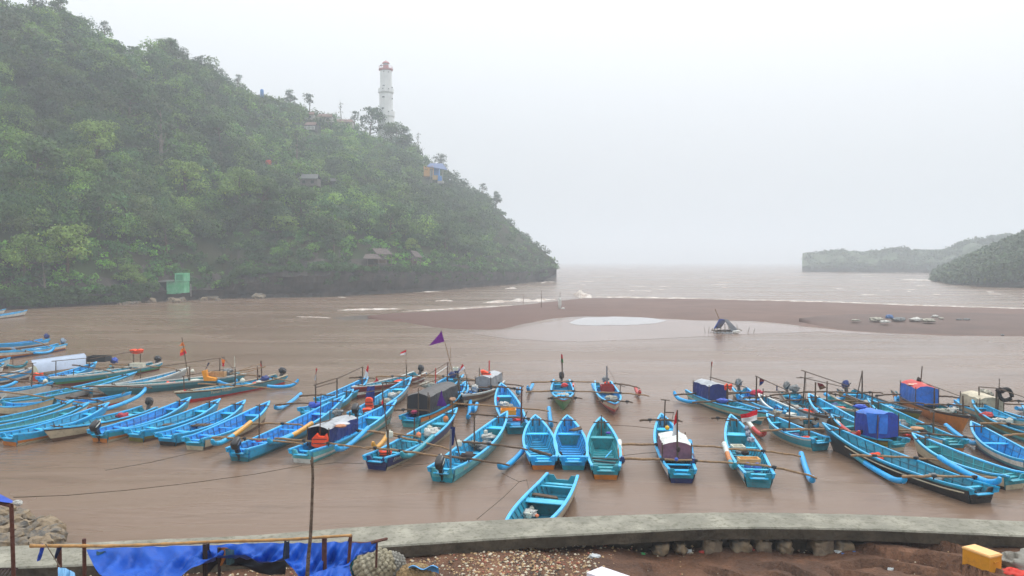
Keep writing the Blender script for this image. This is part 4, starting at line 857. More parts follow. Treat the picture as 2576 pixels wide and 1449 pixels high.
MK('a16', (2,1255,490), (2,232,650), 1.45, 'dark teal boat with red and white stripe, white name and curved blue floats', ('dkwood','sea','sea','red'), gun='cream', inner='blue', zb=.85, mot='black', seats=((.3,.16),),
   texts=(('Teman Melaut',.66,.38,.3,'cream',1),), beams=((((2,465,568)),(2,1160,612),.62,M_bamboo),(((2,770,480)),(2,1420,562),.5,M_bamboo)), floats=(((2,1130,590),(2,1415,575),'blue'),((2,660,545),(2,830,575),'blue')),
   poles=(((2,822,620,.45),(2,822,420,.45),.05),((2,1040,520,.2),(2,1036,400,.2),.05),((2,1078,505,.17),(2,1074,345,.17),.045),((2,800,455,.45),(2,1115,400,.15),.035,M_bamboo),((2,770,470,.5),(2,1060,375,.2),.028,M_bamboo),((2,865,470,.42),(2,1115,405,.15),.03,M_bamboo)),
   flags=((((2,1066,345),(2,1066,400),(2,1082,350),(2,1080,400)),.17,('maroon','fred'),'r'),(((2,325,620),(2,325,650),(2,350,630),(2,358,655)),.9,('fred','forange'),'r')))
# ---- left group, near rows
MK('b1', (1,-330,1200), (1,716,962), 1.45, 'teal inside boat, farthest of the near left row', ('teal','cream','cream','brown'), inner='teal', zb=1.05, seats=((.75,.3),))
MK('b2', (1,-170,1262), (1,862,990), 1.45, 'teal and blue inside boat second in the near left row', ('teal','white','cream','brown'), inner='teal', zb=1.05, seats=((.74,.3),))
MK('b3', (1,90,1300), (1,1056,990), 1.45, 'bright blue inside boat with orange patterned stern side, left row', ('blue','blue2','orange','cream'), zb=1.1, seats=((.76,.3),(.3,.16)))
MK('b4', (1,1420,1045), (1,415,1250), 1.5, 'wooden boat with carved pale bow pointing left and black motor', ('dkwood','cream','cream','brown'), inner='sea', gun='lblue', zb=.75, mot=('black',.4), seats=((.45,.16),(.16,.3)), floats=(((1,1000,1060),(1,1395,900),'blue',(.5,.6)),))
MK('b5', (1,960,1268), (2,396,696), 1.5, 'blue boat with black silver motor and orange stern panel', ('blue','teal','orange','cream'), zb=1.15, mot=('silver',.2), seats=((.76,.34),(.22,.16)))
MK('b6', (1,1310,1262), (2,680,712), 1.5, 'blue empty boat third from the right in the diagonal row', ('blue','blue2','olive','brown'), zb=1.15, seats=((.74,.38),(.2,.16)))
MK('b7', (2,165,1058), (2,922,725), 1.5, 'blue empty boat with a slatted hatch, second from the right in the diagonal row', ('blue','blue2','blue2','black'), zb=1.15, seats=((.74,.38),(.2,.16)))
MK('b8', (2,430,1098), (2,1156,735), 1.5, 'blue empty boat with cream hull, rightmost of the diagonal row', ('lblue','cream','cream','brown'), zb=1.15, seats=((.73,.38),(.18,.16),(.42,.1)))
# ---- centre
MK('c1', (2,860,1200), (3,622,628), 1.4, 'long blue boat with black motor and yellow tipped floats', ('blue','blue2','blue2','dteal'), zb=1.15, mot=('black',.15), seats=((.7,.3),(.17,.16),(.42,.12)),
   beams=((((2,985,958)),(2,1480,970),.6,M_bamboo),(((2,600,1088)),(2,1480,1150),.6,M_bamboo)), floats=(((2,972,938),(2,615,1172),('yellow','blue2'),(.95,.35)),((2,1562,948),(2,1160,1160),('yellow','blue2'),(.8,.35))), poles=(((2,1055,1080,.25),(2,1055,860,.25),.035),))
MK('c2', (3,285,752), (3,700,572), 1.4, 'blue boat with a small red and white flag mast and blue cloth on its stern', ('blue','teal','olive','brown'), zb=1.05, seats=((.7,.34),),
   beams=((((2,1440,688)),(3,560,632),.6,M_dbamboo),(((2,1205,775)),(3,400,702),.6,M_dbamboo)), floats=(((2,1455,665),(2,1215,825),'blue'),), poles=(((3,364,690,.05),(3,362,530,.05),.05),((3,362,535,.05),(3,367,385,.05),.02),((3,553,640,.5),(3,553,475,.5),.05),((3,345,538,.05),(3,550,475,.5),.03),((3,370,555,.05),(3,550,505,.5),.03)),
   flags=((((3,366,385),(3,362,495),(3,374,388),(3,350,490)),.05,('fred','fwhite'),'r'),))
MK('c3', (3,430,660), (3,828,463), 1.4, 'blue boat with a tall rail and a large red and white flag at its bow', ('blue','teal','teal','brown'), zb=1.05, seats=((.75,.34),), poles=(((3,782,470,.85),(3,782,375,.85),.05),((3,550,480,.35),(3,785,372,.85),.03)), beams=((((3,662,472)),(3,890,478),.9,M_dbamboo),),
   flags=((((3,832,342),(3,790,468),(3,832,380),(3,830,480)),.85,('fred','fwhite'),'r'),))
MK('c4', (3,1285,428), (3,680,552), 1.45, 'red bowed boat with white stripe and a black motor', ('red','maroon','white','maroon'), inner='sea', gun='white', zb=.9, mot='black', seats=((.3,.16),(.55,.12)), beams=((((3,895,462)),(3,1500,470),.6,M_bamboo),(((3,950,518)),(3,1310,522),.7,M_dbamboo)),
   poles=(((3,1175,510,.2),(3,1170,350,.2),.045),((3,1170,350,.2),(3,1166,225,.2),.02)), flags=((((3,1170,220),(3,1168,262),(3,1120,245),(3,1118,270)),.2,('fred','fwhite'),'r'),(((3,905,465),(3,925,500),(3,890,505),(3,872,515)),.6,('fred',),'r')))
MK('c5', (3,735,790), (3,1215,462), 1.4, 'blue boat with black motor and jackets hung above an orange buoy', ('blue','white','teal','brown'), zb=1.05, mot='black', seats=((.72,.34),), poles=(((3,965,740,.35),(3,960,520,.35),.045),((3,800,600,.2),(3,1320,520,.9),.03)))
MK('c6', (3,240,1122), (3,1085,668), 1.45, 'cabin boat with navy side tarps, orange vest and diagonal lettering on its bow', ('blue','aqua','white','aqua'), zb=1.1, seats=((.7,.34),(.5,.12)), cabin=(.14,.42,1.15,.6,.72,'tarpnavy','milky','open'), texts=(('MILLER',.8,.4,.36,'dkwood',-1),),
   beams=((((3,0,1012)),(3,840,1105),.62,M_bamboo),(((3,670,940)),(3,1300,1000),.62,M_bamboo)), floats=(((3,830,915),(3,555,1135),('blue','blue'),(.75,.35)),), poles=(((3,400,1085,.12),(3,410,608,.12),.025,paint('rust')),((3,668,950,.4),(3,668,770,.4),.03),((3,360,880,.12),(3,630,815,.5),.03),((3,490,780,.3),(3,490,755,.3),.03),((3,490,755,.3),(3,660,752,.5),.02)))
MK('c7', (3,1210,822), (3,1700,515), 1.55, 'boat with a large ragged black tarp cabin and yellow brown side', ('dkwood','orange','aqua','brown'), gun='blue2', zb=1.05, seats=((.8,.34),), cabin=(.12,.62,1.35,.5,1.1,'tarpblack','tarpblack','dark'), beams=((((3,1060,762)),(3,1380,768),.75,M_dbamboo),(((4,0,590)),(4,880,655),.62,M_bamboo)),
   poles=(((3,1278,760,.05),(3,1278,560,.05),.035),((3,1365,740,.1),(3,1365,600,.1),.035),((3,1230,560,.05),(3,1620,430,.95),.028),((3,1650,600,.75),(3,1628,440,.75),.05)), flags=((((3,1483,580),(3,1440,720),(3,1500,640),(3,1530,725)),.2,('violet',),'r'),))
MK('c8', (3,1615,452), (3,1330,600), 1.4, 'blue boat with red and white striped uprights and a purple pennant mast', ('blue','teal','teal','brown'), zb=.95, mot='blue', seats=((.5,.2),), beams=((((3,1300,445)),(3,1783,490),.65,M_bamboo),),
   poles=(((3,1430,520,.55),(3,1432,385,.55),.045,paint('red')),((3,1535,470,.25),(3,1540,335,.25),.05,paint('rust')),((3,1280,490,.9),(3,1545,330,.25),.028),((3,1432,440,.55),(3,1535,370,.25),.03,paint('white')),((3,1600,400,.1),(3,1512,145,.1),.03,M_bamboo),((3,1550,330,.2),(3,1565,190,.2),.018,M_bamboo)),
   flags=((((3,1483,45),(3,1510,148),(3,1480,60),(3,1370,185)),.1,('purple',),'r'),))
MK('c9', (4,-40,560), (4,145,390), 1.3, 'blue bow behind the black tarp cabin', ('blue','brown','brown','brown'), zb=1.05, poles=(((4,100,500,.6),(4,70,320,.6),.05),((4,150,480,.9),(4,150,345,.9),.045),((4,215,420,.6),(4,110,240,.6),.02)), flags=((((4,112,232),(4,135,275),(4,90,280),(4,75,318)),.6,('fred','fwhite'),'r'),))
MK('c10', (3,905,1180), (3,1625,738), 1.45, 'navy sterned blue boat with cream keel and a white hand painted name', ('navy','navy','navy','cream'), inner='sea', zb=1.15, seats=((.74,.36),(.16,.16),(.4,.12)), texts=(('Limbo',.09,.30,.3,'lgrey',-1),),
   beams=((((3,840,942)),(4,1,1000),.62,M_bamboo),(((3,810,1092)),(4,6,1078),.62,M_bamboo)), floats=(((3,1000,985),(3,880,1110),('yellow','yellow'),(.6,.35)),((3,1408,992),(3,1140,1195),('teal','teal'),(.8,.3))), poles=(((3,1002,1100,.12),(3,1010,930,.12),.045),((3,1025,940,.12),(3,965,640,.12),.035),((3,1240,1010,.45),(3,1244,830,.45),.04),((3,1584,820,.85),(3,1584,680,.85),.04)),
   flags=((((3,965,635),(3,975,720),(3,950,700),(3,960,755)),.12,('fred','navy'),'r'),))
MK('c11', (3,1490,1282), (4,512,658), 1.45, 'teal sterned boat with big black and white motor and blue cloth on a pole', ('aqua','aqua','teal','aqua'), inner='sea', gun='lblue', zb=1.15, mot=('silver',.1), seats=((.76,.36),(.34,.12)),
   beams=((((4,110,932)),(4,690,1000),.62,M_dbamboo),(((3,1290,1150)),(4,530,1138),.62,M_dbamboo)), floats=(((4,676,978),(4,445,1185),('blue','blue')),), poles=(((4,218,1010,.5),(4,218,700,.5),.04),((4,100,1075,.2),(4,20,760,.2),.035),((4,5,1120,.06),(4,8,820,.06),.05,M_metal)),
   flags=((((4,5,795),(4,5,970),(4,45,800),(4,30,960)),.08,('navy',),'r'),), texts=(('Bunda',.12,.3,.2,'lgrey',-1),))
MK('c12', (4,590,768), (4,455,405), 1.5, 'blue boat with orange crates behind the three empty boats', ('blue','teal','teal','aqua'), gun='lblue', zb=1.0, seats=((.72,.36),), beams=((((4,170,682)),(4,958,758),.62,M_dbamboo),(((4,340,435)),(4,650,470),.9,M_dbamboo)), floats=(((4,882,628),(4,905,810),'blue'),((4,182,570),(4,160,735),'blue'),((4,240,590),(4,205,665),'blue')),
   poles=(((4,636,700,.05),(4,640,440,.05),.05,paint('rust')),((4,640,700,.05),(4,690,655,.05),.03)), flags=((((4,418,525),(4,422,580),(4,442,535),(4,440,545)),.5,('fred',),'r'),))
MK('c13', (4,415,395), (4,105,510), 1.45, 'brown bowed boat with white gunwale, blue cabin and red vests on the roof', ('white','brown','cream','brown'), gun='white', zb=.85, seats=((.6,.16),), cabin=(.06,.42,1.1,.5,.85,'grey','milky','open'), beams=((((4,30,375)),(4,655,435),.65,M_dbamboo),(((4,-40,435)),(4,640,468),.65,M_dbamboo)), floats=(((4,632,455),(4,600,500),'blue'),),
   poles=(((4,345,330,.1),(4,350,205,.1),.05,paint('red')),((4,265,460,.4),(4,265,330,.4),.04,paint('yellow')),((4,262,330,.4),(4,262,270,.4),.035)), )
MK('c14', (4,995,385), (4,1012,556), 1.5, 'green and red bowed boat facing the shore with a tall flag mast', ('red','green','green','green'), gun='lblue', zb=.75, mot='black', seats=((.45,.2),(.62,.2)), beams=((((4,720,402)),(4,1330,402),.6,M_bamboo),(((4,678,486)),(4,1335,488),.6,M_bamboo),(((4,870,545)),(4,1180,545),.85,M_dbamboo)), floats=(((4,738,418),(4,695,475),'blue'),((4,1098,418),(4,1100,465),('red','white'))),
   poles=(((4,1000,350,.05),(4,1000,215,.05),.045),((4,1000,220,.05),(4,992,145,.05),.02)), flags=((((4,990,148),(4,988,225),(4,1004,155),(4,1012,225)),.05,('fred','green'),'r'),))
MK('c15', (4,1365,400), (4,1475,592), 1.5, 'red bowed boat with red floor facing the shore', ('red','cream','red','maroon'), gun='lblue', zb=.8, seats=((.7,.2),), beams=((((4,1325,492)),(4,1778,522),.6,M_bamboo),(((4,1460,412)),(4,1690,452),.6,M_dbamboo),(((4,1320,566)),(4,1630,580),.85,M_dbamboo)), floats=(((4,1272,420),(4,1308,482),'blue'),((4,1655,452),(4,1690,512),('red','red'))),
   poles=(((4,1398,400,.15),(4,1398,255,.15),.055,M_metal),((4,1400,260,.15),(4,1500,440,.5),.015),((4,1510,500,.5),(4,1520,430,.5),.035),((4,1515,425,.5),(4,1560,440,.3),.03)))
MK('d1', (4,832,1068), (4,760,690), 1.55, 'empty blue boat with an orange keel, left of the three side by side', ('blue','blue','orange','orange'), zb=1.1, seats=((.66,.3),(.1,.12)), deck=False)
MK('d2', (4,1100,1070), (4,1045,692), 1.55, 'empty blue boat with worn green floor, middle of the three side by side', ('blue','blue','teal','dkwood'), zb=1.1, seats=((.66,.34),(.1,.12)))
MK('d3', (4,1388,1150), (4,1345,708), 1.55, 'empty dark teal boat, right of the three side by side', ('lblue','dteal','orange','brown'), inner='teal', zb=1.1, seats=((.66,.36),(.1,.12)), poles=(((4,1350,840,.8),(4,1350,690,.8),.03),))
MK('d4', (5,548,1158), (5,350,612), 1.45, 'blue boat with a mauve cabin front and a goal shaped bow frame', ('white','white','navy','rust'), gun='lblue', zb=1.1, seats=((.76,.36),(.14,.16)), cabin=(.2,.44,1.25,.45,.78,'mauve','white','closed'), beams=((((4,1530,955)),(5,945,942),.62,M_bamboo),(((4,1510,1082)),(5,1090,1098),.62,M_bamboo),(((5,140,682)),(5,555,690),.95,M_dbamboo)),
   floats=(((4,1510,925),(4,1535,1130),('white','orange','navy'),(.6,.3)),((5,625,885),(5,662,1120),('blue','navy'),(.6,.3))), poles=(((5,508,1060,.18),(5,506,580,.18),.04),((5,380,700,.85),(5,388,480,.85),.04),((5,345,478,.85),(5,432,486,.84),.03),((5,385,602,.85),(5,475,604,.84),.035),((5,432,486,.84),(5,470,600,.84),.015)),
   flags=((((5,502,575),(5,505,820),(5,482,640),(5,455,830)),.18,('fred','fwhite'),'r'),))
MK('d5', (5,1292,1198), (5,1022,622), 1.5, 'blue boat with striped fish crates and a white pipe at its side', ('lblue','white','sea','cream'), gun='lblue', zb=1.1, inner='sea', seats=((.7,.42),(.12,.16),(.5,.2)), beams=((((5,1000,960)),(5,1700,1028),.6,M_bamboo),(((5,1060,1095)),(5,1855,1238),.55,M_bamboo),(((5,835,660)),(5,1125,685),.95,M_dbamboo)),
   floats=(((5,958,905),(5,1058,1160),('white','orange','teal'),(.7,.3)),((5,1702,1000),(5,1810,1295),('blue','blue'))))
MK('d6', (0,1415,1197), (0,1268,1372), 1.6, 'empty blue boat lying across behind the sea wall, nearest of all boats', ('lblue','cream','cream','brown'), gun='lblue', inner='sea', zb=.9, zs=.75, seats=((.12,.12),(.32,.36)), wings=False)
# ---- right group
MK('e1', (5,668,395), (5,1385,600), 1.4, 'boat with navy tarp cabin and teal stern, leftmost of the right group', ('dkwood','aqua','cream','dteal'), inner='sea', zb=.85, cabin=(.12,.36,1.2,.5,.95,'tarpnavy','milky','closed'), seats=((.6,.16),), beams=((((5,478,436)),(5,1160,412),.6,M_dbamboo),(((5,650,508)),(5,1400,500),.6,M_dbamboo)), floats=(((5,690,500),(5,485,455),'blue'),((5,1050,500),(5,1140,465),'blue')),
   poles=(((5,820,300,.2),(5,835,115,.2),.03),((5,820,262,.2),(5,1180,365,.98),.03),((5,992,480,.45),(5,990,330,.45),.05)), flags=((((5,838,110),(5,838,160),(5,845,115),(5,842,160)),.2,('fred',),'r'),))
MK('e2', (5,1105,372), (5,1560,600), 1.3, 'boat with a dark motor behind a red cloth in the right group', ('blue','white','white','brown'), mot='sack', zb=.9, floats=(((5,1250,500),(5,1090,480),'blue'),), beams=((((5,1000,425)),(5,1580,408),.65,M_dbamboo),(((5,1140,465)),(5,1490,468),.75,M_dbamboo)))
MK('e3', (5,1800,650), (5,1288,422), 1.4, 'bright blue boat with pale bow edge under a bunting line', ('white','lgrey','white','brown'), gun='white', zb=1.1, seats=((.55,.3),), poles=(((5,1268,420,.98),(5,1272,250,.98),.05),((5,1260,250,.98),(5,1580,395,.4),.028),((5,1332,580,.9),(5,1335,370,.9),.035)), flags=((((5,1300,272),(5,1298,350),(5,1350,285),(5,1335,320)),.95,('maroon','navy'),'r'),(((5,1462,345),(5,1460,395),(5,1475,350),(5,1470,395)),.7,('navy',),'r')),
   beams=((((5,1400,440)),(5,1930,405),.65,M_dbamboo),(((5,1400,505)),(5,1930,480),.65,M_dbamboo)), floats=(((5,1565,435),(5,1680,490),'blue'),))
MK('e4', (5,1890,860), (5,1368,614), 1.45, 'blue boat with teal stern and white keel in front of the pale hull', ('white','sea','teal','cream'), gun='lblue', inner='sea', zb=1.0, seats=((.8,.3),(.5,.12),(.2,.16)), beams=((((5,1310,785)),(5,1930,765),.62,M_bamboo),(((5,1280,660)),(5,1930,680),.65,M_bamboo)), floats=(((5,1195,700),(5,1345,835),('white','red','red')),((5,1788,660),(5,1880,745),'blue')),
   poles=(((5,1590,660,.6),(5,1592,420,.6),.045),((5,1778,745,.3),(5,1780,540,.3),.045)))
MK('e5', (5,1568,402), (5,1965,640), 1.45, 'pale grey sided boat with a grey tarp heap on its stern', ('dkwood','lgrey','white','brown'), gun='dkwood', inner='sea', zb=1.1, mot='sack', seats=((.5,.16),), poles=(((5,1720,400,.3),(5,1742,210,.3),.05),((5,1655,268,.25),(5,1815,270,.4),.025),((5,1705,195,.25),(5,2160,350,.98),.028),((5,1745,395,.3),(5,1748,280,.3),.015)))
MK('e6', (6,560,600), (6,84,300), 1.45, 'blue boat with white bow edge behind the blue tarp cabin', ('white','lgrey','lgrey','brown'), gun='lblue', zb=1.1, seats=((.66,.3),), poles=(((6,148,400,.9),(6,150,190,.9),.055),((6,260,360,.85),(6,262,180,.85),.045),((6,0,140,.99),(6,480,250,.4),.025)), flags=((((6,165,195),(6,190,265),(6,215,205),(6,255,245)),.9,('maroon','brown'),'r'),),
   beams=((((6,30,285)),(6,560,300),.65,M_dbamboo),(((6,60,380)),(6,560,375),.7,M_dbamboo)), floats=(((6,240,305),(6,420,360),'blue'),))
MK('e7', (6,940,752), (6,300,500), 1.5, 'blue boat with a big bright blue tarp cabin at its stern', ('dkwood','olive','cream','teal'), inner='teal', gun='blue2', zb=1.0, seats=((.7,.2),), cabin=(.13,.46,1.35,.55,1.15,'tarpblue','brightblue','closed'), beams=((((6,0,655)),(6,460,655),.75,M_bamboo),(((6,430,680)),(6,1140,655),.68,M_bamboo),(((6,0,555)),(6,350,548),.7,M_bamboo)), floats=(((6,310,530),(6,560,725),('white','red','red'),(.8,.5)),((6,100,545),(6,190,625),'blue')))
MK('e8', (6,1490,756), (6,650,345), 1.45, 'long boat with white outer edge passing behind the blue tarp cabin', ('white','cream','orange','red'), gun='blue2', inner='teal', zb=1.05, seats=((.75,.3),(.1,.16)), poles=(((6,695,460,.85),(6,698,290,.85),.045),((6,1290,690,.25),(6,1292,480,.25),.05)), beams=((((6,500,400)),(6,1200,395),.7,M_dbamboo),(((6,960,680)),(6,1740,745),.6,M_dbamboo),(((6,1120,595)),(6,1420,632),.6,M_dbamboo)), floats=(((6,1410,605),(6,1715,805),('blue','blue')),((6,850,565),(6,950,640),'blue')))
MK('e9', (6,455,268), (6,1178,475), 1.5, 'olive hulled boat with a blue covered motor', ('dkwood','olive','olive','olive'), gun='dkwood', inner='blue', zb=1.0, mot='blue', seats=((.5,.2),(.8,.2)), poles=(((6,600,275,.2),(6,600,80,.2),.05),((6,548,75,.2),(6,600,90,.2),.035)), beams=((((6,730,325)),(6,1000,310),.65,M_dbamboo),(((6,540,300)),(6,800,296),.65,M_dbamboo)), floats=(((6,925,340),(6,945,385),'blue'),))
MK('e10', (6,985,285), (6,1645,520), 1.55, 'ochre bowed boat with a blue cabin, red roof and yellow door', ('black','orange','orange','orange'), gun='dkwood', inner='teal', zb=1.0, cabin=(.16,.42,1.3,.45,1.1,'brightblue','red','closed'), seats=((.6,.16),), poles=(((6,1150,210,.2),(6,1180,35,.2),.04),((6,1180,190,.2),(6,1545,325,.95),.025),((6,1295,460,.45),(6,1298,245,.45),.05),((6,1580,450,.9),(6,1572,320,.9),.055)),
   beams=((((6,1330,328)),(6,1560,350),.7,M_dbamboo),(((6,1200,410)),(6,1640,425),.7,M_dbamboo)), floats=(((6,1380,415),(6,1530,395),'blue'),), texts=(('JAYA',.68,.5,.26,'lgrey',-1),))
MK('e11', (6,1600,380), (6,2260,560), 1.5, 'boat with a pale yellow framed canopy and dark screen at the right edge', ('aqua','cream','teal','brown'), inner='sea', zb=.9, cabin=(.1,.42,1.3,.45,.85,'cream','cream','open'), seats=((.6,.16),), poles=(((6,1730,400,.3),(6,1728,235,.3),.045),((6,1728,235,.3),(6,1920,250,.5),.03),((6,1895,430,.5),(6,1900,255,.5),.07),((6,1915,260,.5),(6,1926,155,.5),.03),((6,1930,258,.5),(6,2164,335,.98),.025)), beams=((((6,1930,375)),(6,2200,380),.7,M_dbamboo),))
MK('e12', (6,2360,700), (6,1662,362), 1.5, 'green grey hulled boat full of nets at the right edge', ('dkwood','olive','aqua','dteal'), gun='blue2', inner='blue', zb=1.05, seats=((.85,.2),), beams=((((6,1740,590)),(6,2200,612),.65,M_bamboo),(((6,1640,408)),(6,2200,412),.7,M_dbamboo)))
MK('e13', (6,2300,960), (6,1652,568), 1.55, 'bright blue boat with white stripe along its dark blue hull at the right edge', ('blue','white','sea','navy'), gun='blue2', zb=1.15, seats=((.6,.2),), beams=((((6,1960,712)),(6,2300,702),.6,M_bamboo),), texts=(('RESTU',.68,.45,.3,'lgrey',-1),))
MK('e14', (6,1755,1222), (6,215,582), 1.55, 'very long black hulled boat with cream stripe and two long blue floats', ('teal','black','black','black'), gun='blue2', inner='sea', zb=1.15, seats=((.05,.16),), beams=((((6,490,900)),(6,1345,945),.62,M_bamboo),(((6,985,1105)),(6,1925,1122),.62,M_bamboo)), floats=(((6,482,862),(6,1000,1180),('teal','blue','blue')),((6,1345,915),(6,1905,1192),('blue','blue'),(.8,.5))), texts=(('BAHARI',.86,.45,.28,'cream',-1),('KM 07',.14,.3,.22,'white',-1)))
MK('e15', (6,2080,1092), (6,1082,682), 1.55, 'teal inside boat with cream hull, right of the long black boat', ('teal','cream','cream','black'), gun='lblue', inner='teal', zb=1.15, seats=((.78,.36),(.1,.12)), floats=())
MK('e16', (6,2240,420), (6,2500,520), 1.3, 'teal boat end at the far right edge behind the nets', ('blue','teal','teal','brown'), inner='sea', floats=(((6,2090,440),(6,2200,425),'blue'),), beams=((((6,1980,375)),(6,2300,390),.7,M_dbamboo),))
MK('e17', (6,230,330), (6,620,470), 1.3, 'teal boat with cream gunwale far behind the bunting poles', ('cream','teal','teal','brown'), gun='cream', inner='teal', zb=.8, beams=((((6,280,300)),(6,560,370),.7,M_dbamboo),))
print({k: round(v.L, 1) for k, v in BOATS.items()})
# cream stripe on the long black hull
B = BOATS['e14']; b = MB()
for sg in (-1, 1):
    b.tube([(t*B.L, sg*(B.bt(t)*.93+.05), B.zt(t)-.20) for t in [.02+.72*i/20 for i in range(21)]], .028, 5)
b.build('rub_rail', paint('cream'), B.root)
# ================================================================ FOREGROUND: sea wall, muddy bank, stall
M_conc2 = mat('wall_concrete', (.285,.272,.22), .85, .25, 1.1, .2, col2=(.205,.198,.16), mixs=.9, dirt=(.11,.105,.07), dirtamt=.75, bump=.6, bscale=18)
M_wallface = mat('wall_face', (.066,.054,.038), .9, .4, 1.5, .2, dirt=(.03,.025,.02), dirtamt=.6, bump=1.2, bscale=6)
w_up = [(-1200,1440),(-120,1375),(0,1374),(200,1365),(350,1358),(500,1352),(650,1345),(750,1337),(870,1327),(1100,1314),(1300,1305),(1500,1297),(1700,1291),(1800,1288.5),(1900,1288.5),(2000,1290),(2200,1294),(2400,1303),(2576,1311),(2750,1320),(3900,1375)]
w_lo = [(-1200,1500),(-120,1432),(0,1428),(200,1420),(400,1412),(700,1397),(965,1373),(1100,1364),(1300,1351),(1500,1341),(1700,1331),(1800,1327),(1900,1326),(2000,1327),(2200,1331),(2400,1339),(2576,1347),(2750,1356),(3900,1413)]
WT = 1.2
b = MB(); P = []; Q = []
for i in range(241):
    u = lerp(-1000, 3900, i/240); a, c = W(u, interp(u, w_up), WT), W(u, interp(u, w_lo)+.5*fbm(u*.03, 4), WT)
    k = .012*fbm(a.x*2, 1.)
    P.append([(a.x, a.y+.25, -.4), (a.x, a.y+.02, WT-.06), (a.x, a.y-.03, WT+k)]+[tuple(a.lerp(c, t)+Vector((0, 0, .012*fbm(a.x*1.5, t*4)))) for t in (.25, .5, .75)]+[(c.x, c.y+.03, WT-.005), (c.x, c.y-.0, WT-.05)])
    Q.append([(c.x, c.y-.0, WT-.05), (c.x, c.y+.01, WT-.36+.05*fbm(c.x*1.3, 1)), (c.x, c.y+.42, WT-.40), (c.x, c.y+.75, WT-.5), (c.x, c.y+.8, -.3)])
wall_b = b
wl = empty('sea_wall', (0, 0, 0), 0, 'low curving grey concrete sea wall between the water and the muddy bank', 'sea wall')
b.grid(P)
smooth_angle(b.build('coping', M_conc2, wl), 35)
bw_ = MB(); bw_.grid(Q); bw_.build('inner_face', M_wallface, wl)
# muddy bank
CR = [([(2600,1420),(2450,1400),(2330,1372),(2275,1362),(2210,1352),(2180,1350)], .20, .16), ([(2560,1500),(2420,1440),(2330,1408),(2240,1385),(2190,1372)], .22, .14), ([(2380,1452),(2300,1430),(2240,1412),(2170,1395),(2130,1400)], .14, .1),
      ([(2300,1470),(2220,1440),(2160,1425),(2110,1412)], .12, .09), ([(2100,1450),(2040,1432),(1990,1412),(1950,1404)], .14, .1), ([(1900,1434),(1850,1418),(1815,1405),(1790,1398)], .12, .08), ([(1640,1400),(1610,1412),(1625,1425)], .1, .08), ([(2140,1470),(2050,1448),(1960,1428)], .1, .09), ([(2480,1452),(2400,1425),(2330,1405)], .1, .1)]
CRW = [([W(u, v, .7) for u, v in pts], d, w_) for pts, d, w_ in CR]
def seg(p, a, c):
    d = c-a; t = max(0, min(1, ((p.x-a.x)*d.x+(p.y-a.y)*d.y)/(d.x*d.x+d.y*d.y))); q = a+d*t; s = math.copysign(1, (p.x-a.x)*d.y-(p.y-a.y)*d.x); return math.hypot(p.x-q.x, p.y-q.y)*s, t
def gz(x, y):
    yw = 1.0; u = UC+x*F/y*1.; base = interp(x, [(-16,.85),(-4,.86),(0,.80),(2.5,.66),(4,.34),(9,.30),(10.5,.58),(12.5,.78),(16,.8),(22,.8)])
    z = base+.12*fbm(x*.35, y*.5, 1)+.035*fbm(x*2.2, y*2.2, 5, 4)+.012*fbm(x*8, y*8, 2, 3)
    return z
def wally(x):                    # y of the wall's near edge at this x
    u = UC+x*F/20.; 
    for _ in range(4): c = W(u, interp(u, w_lo), WT); u += (x-c.x)*F/c.y
    return c.y
def cracks(x, y):
    z = 0; p = Vector((x, y, 0))
    for pts, dp, wd in CRW:
        best = 9; sg = 1
        for i in range(len(pts)-1):
            d, t = seg(p, pts[i], pts[i+1])
            if abs(d) < abs(best): best = d
        wob = wd*(1+.7*fbm(x*3, y*3)); q = best+.06*fbm(x*2.5, y*2.5, 7)
        z += (.17*math.exp(-q/.5) if q > 0 else -dp*1.5*math.exp(-(q/(wob*1.6))**2)+.17*math.exp(q/.04))
    return z
b = MB(); nx_, ny_ = 700, 140; P = []
for i in range(nx_+1):
    x = lerp(-21, 25, i/nx_); yw = wally(x)+.85; row = []
    for j in range(ny_+1):
        y = lerp(yw, 7.5, (j/ny_)**1.); row.append((x, y, gz(x, y)+(cracks(x, y) if x > 2.2 else 0)-(.10 if j < 4 else 0)))
    P.append(row)
b.grid(P)
M_mud = mat('mud', (.165,.082,.047), .66, .4, .9, .16, col2=(.085,.046,.030), mixs=.7, dirt=(.05,.033,.025), dirtamt=.5, bump=2.2, bscale=11)
tag(b.build('ground', M_mud, smooth=True), kind='structure')
b = MB(); b.grid([[(-40,-12,.3),(40,-12,.3)],[(-40,7.6,.45),(40,7.6,.45)]][::-1]); tag(b.build('ground_behind', M_mud), kind='structure')
def G_(u, v, dz=0.):             # point of the bank seen at pixel
    z = .75
    for _ in range(4): p = W(u, v, z); z = gz(p.x, p.y)
    p.z = z+dz; return p
# stones under the wall
Gs = 'rounded stone footings under the sea wall'
for i, (u, v, w_, h_) in enumerate([(1662,1366,34,18),(1712,1369,26,16),(1795,1366,40,24),(1868,1368,44,24),(1925,1370,34,22),(1978,1368,34,22),(2068,1364,44,22),(2115,1362,40,22)][:8]):
    p = W(u, v+h_*.35, .55); k = p.y/F; b = MB(); b.blob((0, 0, 0), (w_*k*.58, .28, h_*k*.95), 16, 11, .5, 1.9, i*2.2, e=(.5, .8, .62, .7, .55, .85, .45, .6)[i])
    o = b.build('footing_stone', [M_lime, M_lime2][i % 2 if i not in (2, 6) else 0] if i > 1 else M_lime2, loc=(p.x, wally(p.x)+.40, .50), smooth=True)
    tag(o, ['dark footing stone under the sea wall, first from the left','small dark footing stone, second from the left under the wall','large pale tan footing stone in the middle under the wall','grey footing stone right of the large tan one','tan and grey footing stone, fifth from the left under the wall','flat grey footing stone, sixth from the left under the wall','squared grey stone near the right end of the footing row','tan footing stone at the right end of the row under the wall'][i], 'stone', Gs)
